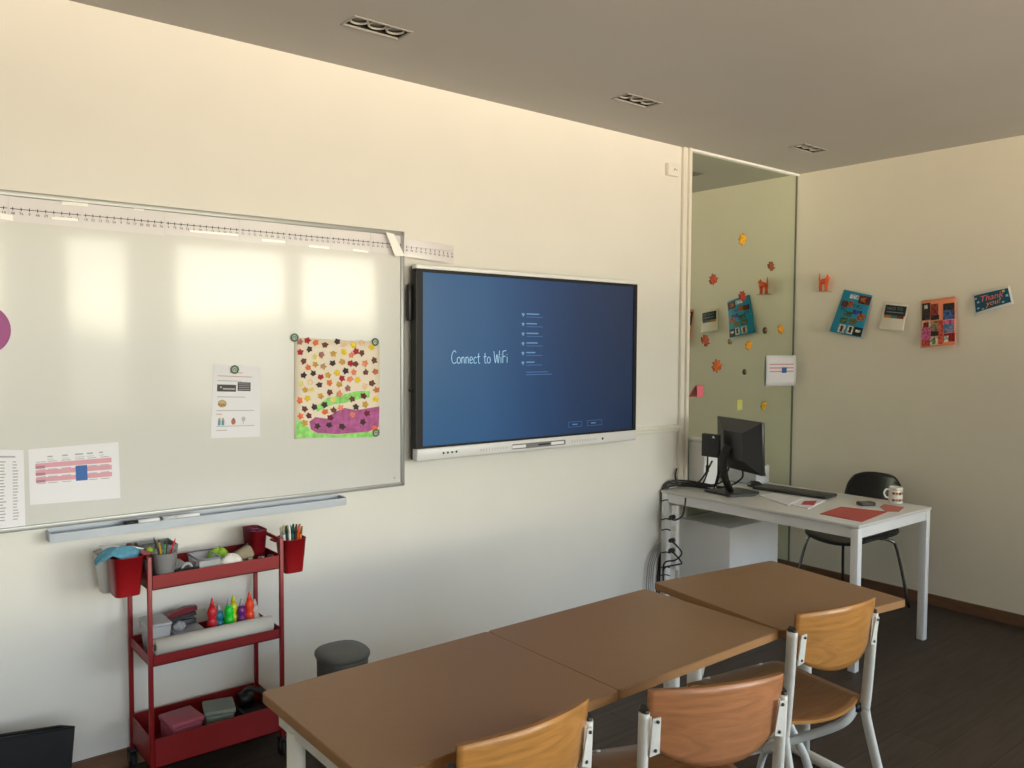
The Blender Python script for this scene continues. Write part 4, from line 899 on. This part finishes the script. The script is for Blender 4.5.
def pt(i, j, z, k): q = cc+e1*(i-.5)*k+e2*(j-.5)*k; return (q.x, q.y, z)
ob = [pt(i, j, 0, .86) for i, j in ((0, 0), (1, 0), (1, 1), (0, 1))]; ot = [pt(i, j, .31, 1) for i, j in ((0, 0), (1, 0), (1, 1), (0, 1))]
ib = [(cc.x+(Vector(q).x-cc.x)*.9, cc.y+(Vector(q).y-cc.y)*.9, .01) for q in ob]; it = [(cc.x+(Vector(q).x-cc.x)*.93, cc.y+(Vector(q).y-cc.y)*.93, .31) for q in ot]
b.add(ob+ot+ib+it, [(3, 2, 1, 0)]+[(i, (i+1) % 4, 4+(i+1) % 4, 4+i) for i in range(4)]+[(8, 9, 10, 11)]+[(8+i, 12+i, 12+(i+1) % 4, 8+(i+1) % 4) for i in range(4)]+[(4+i, 4+(i+1) % 4, 12+(i+1) % 4, 12+i) for i in range(4)])
b.build('body', mat('crate_black', (.013, .015, .018), .5), t)
b = B(); b.tube(ot, .004, 6, closed=True); b.build('rim', MATS['crate_black'], t)

# ================================================================= RED CART
CX0, CX1, CY0, CY1 = .814, 1.318, 3.035, 3.312
t = thing('red_trolley', 'red metal three-tier trolley standing against the wall under the whiteboard', 'trolley', ((CX0+CX1)/2, (CY0+CY1)/2, 0))
PS = .0155
for x in (CX0, CX1-PS):
    for y in (CY0, CY1-PS):
        B().box((x, y, .07), (x+PS, y+PS, .865 if y == CY0 else .865), .002).build('post', M_red, t)
        cx, cy = x+PS/2, y+PS/2; ca = B(); ca.tube([(cx-.010, cy, .03), (cx+.010, cy, .03)], .028, 16); cw = ca.build('caster', M_rub, t)
        f = B(); f.box((cx-.015, cy-.014, .03), (cx-.011, cy+.014, .075)); f.box((cx+.011, cy-.014, .03), (cx+.015, cy+.014, .075)); f.box((cx-.015, cy-.014, .066), (cx+.015, cy+.014, .076)); f.build('caster_fork', M_dark, cw)
b = B()
for x in (CX0, CX1-PS): b.box((x+.004, CY0+PS, .850), (x+PS-.004, CY1-PS, .862))
b.build('end_handle', M_red, t)
def tray(z0, z1, name):
    b = B(); x0, x1, y0, y1 = CX0+.006, CX1-.006, CY0+.004, CY1-.004
    b.box((x0, y0, z0), (x1, y1, z0+.004)); b.box((x0+.012, y0, z0), (x1-.012, y0+.003, z1)); b.box((x0+.012, y1-.003, z0), (x1-.012, y1, z1)); b.box((x0, y0+.012, z0), (x0+.003, y1-.012, z1)); b.box((x1-.003, y0+.012, z0), (x1, y1-.012, z1))
    return b.build(name, M_red, t)
tray(.745, .797, 'top_tray'); tray(.470, .507, 'middle_tray'); tray(.098, .205, 'bottom_tray')
ZT, ZM, ZB = .7495, .4745, .1025
def bucket(x0, x1, y0, y1, z0, z1, label, hook, m=M_redp, name='hanging_bucket'):
    t = thing(name, label, 'bucket', ((x0+x1)/2, (y0+y1)/2, z0), 'red buckets on the trolley')
    cx, cy, hx, hy = (x0+x1)/2, (y0+y1)/2, (x1-x0)/2, (y1-y0)/2; k = .76
    b = B(); prof = [(k, 0), (k+.02, .004), (1.0, z1-z0), (1.03, z1-z0), (.97, z1-z0-.003), (k-.03, .006), (.001, .006)]
    b.lathe(prof, (cx, cy, z0), 40, sx=hx, sy=hy, power=5); b.build('body', m, t)
    if hook:
        h = B(); s = hook; hx0 = x1 if s > 0 else x0
        h.box((min(hx0-.003, hx0+s*.028), cy-.025, z1-.006), (max(hx0+.003, hx0+s*.028), cy+.025, z1)); h.build('hook', m, t)
    return t
bucket(.704, .812, 3.045, 3.165, .732, .872, 'red bucket holding a blue cloth, hung at the trolley left end', 1)
bucket(1.326, 1.425, 3.045, 3.150, .712, .848, 'red bucket full of colouring pens, hung at the trolley right end', -1)
bucket(1.238, 1.306, 3.150, 3.272, .752, .878, 'darker red bucket of odds and ends standing in the top tray corner', 0, mat('dark_red_plastic', hexc(128, 18, 30), .45), 'craft_bucket')
t = thing('white_tub', 'white tub hung behind the red bucket at the trolley left end', 'tub', (.74, 3.23, .70))
b = B(); b.lathe([(.74, 0), (1, .14), (1.03, .142), (.96, .138), (.70, .006), (.001, .006)], (.748, 3.225, .72), 36, sx=.060, sy=.052, power=5); b.build('body', M_clear if False else mat('translucent_white', (.72, .72, .70), .4), t)
# cloth
b = B(); c0 = PY(112, 561, 3.10)
def clo(u, v):
    a = u*2*math.pi; r = v
    x, y = .066*r*math.cos(a)*1.3, .045*r*math.sin(a)
    return (.748+x*.85-.012, 3.115+y*.9, .898+.012*math.sin(3*a+1)*r-.034*r*r+.004*math.sin(9*a)*r)
b.sheet(clo, 36, 8, .004); b.build('blue_cloth', mat('blue_cloth_fabric', hexc(88, 150, 178), .9, bump=.6, ns=60, var=.15), None, 'crumpled light blue cloth on the left red bucket', 'cloth')
b = B(); b.sheet(lambda u, v: (.70+.13*u, 3.16+.08*v-.02, .872+.02*math.sin(u*3+v*2)), 6, 5, .003); b.build('crumpled_paper', M_paper, None, 'crumpled white paper behind the blue cloth', 'paper')
# pens in right bucket
cols = [(235, 235, 230), (30, 60, 60), (235, 235, 230), (40, 110, 90), (60, 60, 60), (220, 90, 40), (235, 130, 60), (230, 225, 215), (236, 200, 90), (230, 230, 225), (60, 100, 130), (40, 50, 60), (160, 60, 50), (90, 140, 90)]
for k, c in enumerate(cols):
    x = 1.352+.048*(k % 7)/6; y = 3.085+.022*(k//7); lean = (-.016+.034*(k % 7)/6)
    b = B(); m = c_(*c); tt = thing('colouring_pen', ['white', 'dark teal', 'white', 'green', 'dark grey', 'orange-red', 'orange', 'white', 'yellow', 'white', 'blue', 'dark blue', 'dark red', 'pale green'][k]+' pen in the right red bucket, %s row, %s from left' % (['front', 'rear'][k//7], ['first', 'second', 'third', 'fourth', 'fifth', 'sixth', 'last'][k % 7]), 'pen', (x, y, .72), 'colouring pens in the right red bucket')
    zt = .888+.014*random.random()
    b.tube([(x, y, .735), (x+lean*.7, y, zt-.03)], .0052, 8); b.build('barrel', m, tt)
    B().tube([(x+lean*.7, y, zt-.03), (x+lean, y, zt)], [.0056, .004], 8).build('cap', c_(*[int(v*.7) for v in c]) if k % 3 == 0 else m, tt)
# odds in back bucket
for k in range(7):
    x, y = 1.248+.006*k, 3.175+.03*(k % 3); b = B(); b.box((-.012, -.009, -.008), (.012, .009, .008), .003, M=Matrix.Translation((x+.006, y+.008, .866+.004*(k % 2))) @ Matrix.Rotation(k*.7, 4, 'Z') @ Matrix.Rotation(.5*k, 4, 'X'))
    cc = [(150, 40, 50), (90, 50, 110), (120, 30, 40), (60, 40, 90), (170, 90, 80), (110, 30, 50), (90, 30, 40)][k]
    b.build('craft_scrap', c_(*cc), None, 'small %s scrap heaped in the dark red bucket' % ['crimson', 'violet', 'brick red', 'indigo', 'salmon', 'wine red', 'maroon'][k], 'craft scrap', 'craft scraps in the dark red bucket')
b = B(); b.box((1.248, 3.168, .80), (1.296, 3.255, .858)); b.build('folded_felt', mat('dark_felt', (.08, .015, .02), .9), None, 'folded dark felt filling the dark red bucket', 'felt')
# pencil pot
t = thing('pencil_pot', 'grey metal pot full of pencils at the left of the top tray', 'pot', (.875, 3.085, ZT))
b = B(); b.lathe([(.030, 0), (.040, .115), (.042, .117), (.038, .113), (.028, .003), (.001, .003)], (.885, 3.085, ZT), 26); b.build('pot', mat('pot_grey', (.42, .42, .43), .35, metal=.3), t)
pc = [((-.03, -.01), (52, 60, 52), 'dark green', .178), ((-.012, .008), (214, 170, 40), 'yellow', .165), ((0, -.012), (70, 150, 100), 'green', .162), ((.012, .012), (60, 50, 55), 'dark', .15), ((.03, -.005), (220, 50, 80), 'pink-red', .162), ((.018, -.016), (190, 30, 50), 'short red', .13), ((-.02, .014), (180, 180, 180), 'grey', .14)]
for (dx, dy), c, nm, h in pc:
    x, y = .885, 3.085; tt = thing('pencil', nm+' pencil standing in the grey pot', 'pencil', (x, y, ZT), 'pencils in the grey pot')
    p0 = Vector((x-dx*.5, y-dy*.5, ZT+.006)); p1 = Vector((x+dx*1.3, y+dy*1.3, ZT+h)); d = (p1-p0)
    B().tube([p0, p0+d*.92], .0036, 6).build('shaft', c_(*c), tt); B().tube([p0+d*.92, p1], [.0036, .0008], 6).build('tip', M_ink if nm != 'pink-red' else c_(*c), tt)
t = thing('grey_craft_box', 'dark grey open box behind the pencil pot on the top tray', 'box', (.88, 3.21, ZT))
b = open_box(B(), .835, 3.15, .955, 3.275, ZT, .872, .01, .003); b.build('body', mat('box_grey', (.16, .17, .18), .5), t)
B().box((.85, 3.16, .80), (.94, 3.265, .862)).build('contents', mat('mixed_grey', (.22, .24, .24), .8, var=.5, ns=60), t)
b = B(); b.lathe([(.001, -.014), (.012, -.008), (.015, 0), (.012, .008), (.001, .014)], (.848, 3.125, .868), 14); b.build('green_ball', c_(150, 190, 60), None, 'small lime green ball beside the grey craft box', 'ball')
# tape dispenser / scissors etc.
t = thing('tape_dispenser', 'dark tape dispenser lying on the top tray right of the pencil pot', 'tape dispenser', (.985, 3.10, ZT))
b = B(); q = [(.935, .0), (1.045, 0), (1.05, .02), (1.03, .038), (.99, .048), (.95, .036), (.932, .018)]; b.prism([(x-.02, 3.115, ZT+z) for x, z in q], (0, -.028, 0)); b.build('body', M_black, t)
b = B(); b.tube([(.97+.017*math.cos(a), 3.10, ZT+.040+.017*math.sin(a)) for a in [i*math.pi/8 for i in range(16)]], .006, 8, closed=True); b.build('tape_roll', mat('tape_clear_grey', (.35, .36, .38), .3), t)
b = B(); b.lathe([(.034, 0), (.036, .012), (.030, .016), (.012, .016), (.001, .015)], (.985, 3.06, ZT+.0), 20, sx=1.3, sy=.5); b.build('grey_bead_tin', mat('lid_clear_grey', (.24, .25, .27), .3), None, 'small round grey tin lying at the front of the top tray', 'tin')
B().box((.93, 3.14, ZT), (.995, 3.27, ZT+.038), .004).build('grey_case', mat('pale_grey_case', (.40, .42, .45), .45), None, 'flat pale grey case behind the tape dispenser', 'case')
t = thing('clear_container', 'clear plastic container in the middle of the top tray', 'container', (1.08, 3.10, ZT))
open_box(B(), 1.005, 3.07, 1.085, 3.20, ZT, ZT+.068, .006, .003).build('body', M_clear, t)
B().tube([(1.005, 3.07, ZT+.068), (1.085, 3.07, ZT+.068), (1.085, 3.20, ZT+.068), (1.005, 3.20, ZT+.068)], .004, 6, closed=True).build('rim', mat('rim_blue_grey', (.2, .22, .3), .3), t)
B().box((1.015, 3.08, ZT+.004), (1.075, 3.19, ZT+.035), .006).build('contents', mat('pale_contents', (.45, .46, .48), .7), t)
def lump(name, c, r, m, label, cat, seed=0, p=2.4):
    b = B(); random.seed(seed); ph = [random.uniform(0, 6) for _ in range(4)]
    def fn(u, v):
        th, a = u*math.pi, v*2*math.pi; k = 1+.10*math.sin(3*a+ph[0]+2*th)+.07*math.sin(5*a+ph[1])*math.sin(2*th+ph[2])
        return Vector((c[0]+r[0]*k*math.sin(th)*math.cos(a), c[1]+r[1]*k*math.sin(th)*math.sin(a), max(c[2]+r[2]*math.cos(th)*k, c[2]-r[2]*.8)))
    n, mm = 14, 22; vs = [fn(i/n, j/mm) for i in range(n+1) for j in range(mm)]
    b.add(vs, [(i*mm+j, (i+1)*mm+j, (i+1)*mm+(j+1) % mm, i*mm+(j+1) % mm) for i in range(n) for j in range(mm)], 0, True)
    return b.build(name, m, None, label, cat)
lump('white_pouch', (1.128, 3.085, ZT+.034), (.045, .032, .036), mat('white_wrap', (.74, .73, .70), .6, bump=.5, ns=40), 'white wrapped bundle at the front of the top tray', 'pouch', 3)
lump('green_pouch', (1.115, 3.175, ZT+.040), (.042, .038, .040), mat('lime_green', hexc(132, 176, 54), .6, var=.35, ns=50), 'lime green and white bag behind the white bundle', 'bag', 5)
t = thing('beige_pouch', 'beige zipped pouch leaning before the dark red bucket', 'pouch', (1.21, 3.13, ZT))
b = B(); M_ = Matrix.Translation((1.187, 3.135, ZT+.040)) @ Matrix.Rotation(-.45, 4, 'Y'); b.box((-.05, -.022, -.026), (.05, .022, .030), .018, M=M_, seg=3); b.build('body', mat('beige_fabric', hexc(150, 138, 116), .85, bump=.4, ns=80), t)
b = B(); b.box((-.046, -.003, .0295), (.046, .003, .0325), M=M_); b.build('zip', M_dark, t)
gcl = [(140, 60, 40), (190, 170, 150), (90, 70, 80), (220, 130, 60), (120, 100, 90), (200, 190, 185), (110, 50, 50), (70, 70, 90), (160, 140, 120)]
for k, c in enumerate(gcl):
    x = 1.19+.013*k; y = 3.062+.022*(k % 3); b = B(); b.box((-.011, -.008, -.005), (.011, .008, .005), .002, M=Matrix.Translation((x, y, ZT+.026+.006*((k*2) % 3))) @ Matrix.Rotation(k*1.1, 4, 'Z'))
    b.build('craft_bead', c_(*c), None, '%s craft piece lying at the right end of the top tray' % ['rust-brown', 'cream', 'mauve-grey', 'orange', 'taupe', 'off-white', 'dark maroon', 'slate', 'light brown'][k], 'craft piece', 'loose craft pieces on the top tray')
B().box((1.185, 3.050, ZT), (1.305, 3.125, ZT+.018), .004).build('flat_tin', mat('dull_tin', (.2, .15, .14), .5), None, 'flat dark tin under the loose craft pieces', 'tin')
# middle tray
t = thing('clear_lidded_box', 'clear lidded box at the left end of the middle tray', 'box', (.88, 3.15, ZM))
open_box(B(), .832, 3.10, .912, 3.225, ZM, ZM+.115, .014, .003).build('body', M_clear, t)
B().box((.829, 3.097, ZM+.115), (.915, 3.228, ZM+.127), .005).build('lid', mat('lid_pale', (.5, .52, .56), .3, alpha=.8), t)
B().box((.850, 3.118, ZM+.005), (.895, 3.205, ZM+.06), .01).build('contents', mat('grey_contents', (.40, .40, .42), .8, var=.3, ns=50), t)
B().box((.925, 3.11, ZM), (1.035, 3.21, ZM+.045), .003).build('grey_storage_case', mat('case_grey_a', (.20, .21, .23), .4), None, 'lower dark grey flat case in the middle tray', 'case')
B().box((.930, 3.115, ZM+.0455), (1.038, 3.205, ZM+.070), .003).build('grey_storage_case', mat('case_grey_b', (.36, .38, .42), .35), None, 'upper pale grey flat case stacked on the dark case', 'case')
lump('grey_eraser', (.955, 3.15, ZM+.086), (.024, .018, .019), mat('eraser_grey', (.3, .31, .33), .6), 'grey rounded lump on the stacked flat cases', 'eraser', 8)
t = thing('stapler', 'dark red stapler leaning behind the grey cases', 'stapler', (1.02, 3.24, ZM))
b = B(); M_ = Matrix.Translation((.985, 3.235, ZM+.108)) @ Matrix.Rotation(-.12, 4, 'Y'); b.prism([(x, -.013, z) for x, z in ((-.06, -.006), (.06, -.004), (.062, .012), (.02, .019), (-.03, .014), (-.062, .002))], (0, .026, 0), M=M_); b.build('handle', mat('maroon_plastic', hexc(110, 18, 34), .4), t)
b = B(); b.box((-.058, -.011, -.022), (.055, .011, -.008), M=M_); b.build('base', M_dark, t)
B().box((.93, 3.218, ZM), (1.04, 3.252, ZM+.083), .003).build('dark_holder', M_dark, None, 'dark block under the stapler', 'block')
bc = [((214, 40, 52), 'red', 1.105, .124), ((24, 120, 140), 'teal', 1.128, .098), ((30, 224, 60), 'bright green', 1.163, .112), ((214, 220, 40), 'yellow', 1.184, .116), ((120, 40, 130), 'purple', 1.207, .100), ((255, 74, 34), 'orange', 1.236, .122), ((224, 220, 214), 'white', 1.262, .082)]
for k, (c, nm, x, h) in enumerate(bc):
    y = 3.158+(.018 if nm in ('yellow', 'white') else 0); x = 1.080+(x-1.105)*1.12; h += .040
    tt = thing('paint_bottle', nm+' paint bottle with pointed tip in the middle tray row', 'paint bottle', (x, y, ZM), 'paint bottles in the middle tray')
    r = .0185; H = h*.84
    b = B(); b.lathe([(r*.8, .001), (r, H*.08), (r*1.03, H*.18), (r*.95, H*.28), (r*.74, H*.34), (r*.95, H*.40), (r*1.03, H*.50), (r*.95, H*.60), (r*.74, H*.66), (r*.92, H*.72), (r*.98, H*.80), (r*.85, H*.90), (r*.5, H)], (x, y, ZM), 18); m = mat('paint_'+nm.replace(' ', '_'), hexc(*c), .35); b.build('body', m, tt)
    B().lathe([(r*.5, H), (r*.34, H+.012), (r*.12, h+.004)], (x, y, ZM), 12).build('nozzle', m if nm in ('red', 'orange', 'white') else M_grey if nm != 'yellow' else m, tt)
b = B(); b.tube([(.846, 3.073, ZM+.052), (1.280, 3.073, ZM+.052)], .030, 26); b.tube([(.843, 3.073, ZM+.052), (.8465, 3.073, ZM+.052)], .012, 16, mi=1)
b.build('paper_roll', [mat('roll_cream', (.70, .68, .62), .8, bump=.2, ns=50), M_dark], None, 'long cream paper roll lying along the front of the middle tray', 'paper roll')
# bottom tray
def lidbox(name, x0, y0, x1, y1, z1, rot, m, label):
    cx, cy = (x0+x1)/2, (y0+y1)/2; M_ = Matrix.Translation((cx, cy, ZB+.001)) @ Matrix.Rotation(rot, 4, 'Z'); hx, hy = (x1-x0)/2, (y1-y0)/2
    t = thing(name, label, 'box', (cx, cy, ZB)); B().box((-hx+.006, -hy+.006, 0), (hx-.006, hy-.006, z1-.02), .005, M=M_).build('body', m, t); B().box((-hx, -hy, z1-.02), (hx, hy, z1), .006, M=M_).build('lid', m, t)
lidbox('pink_storage_box', .895, 3.085, 1.02, 3.215, .118, .10, mat('dusty_pink', hexc(168, 84, 104), .5), 'dusty pink lidded box in the bottom tray')
lidbox('green_storage_box', 1.045, 3.10, 1.16, 3.22, .115, -.25, mat('sage_green', hexc(128, 142, 134), .5), 'grey-green lidded box in the bottom tray')
B().box((.845, 3.06, ZB), (.885, 3.09, ZB+.03), .004).build('grey_block', mat('block_grey', (.12, .13, .12), .6), None, 'small dark grey block in the bottom tray corner', 'block')
t = thing('black_hole_punch', 'black hole punch and gear at the right end of the bottom tray', 'hole punch', (1.25, 3.2, ZB))
b = B(); b.box((1.20, 3.12, ZB), (1.305, 3.255, ZB+.05), .006); b.build('base', M_black, t)
b = B(); b.tube(spline([(1.215, 3.245, ZB+.05), (1.235, 3.22, ZB+.12), (1.275, 3.15, ZB+.125), (1.295, 3.10, ZB+.105)], 6), .010, 8); b.build('lever', M_dark, t)
b = B(); b.tube([(1.21, 3.245, ZB+.075), (1.27, 3.245, ZB+.075)], .028, 14); b.build('roller', M_black, t)
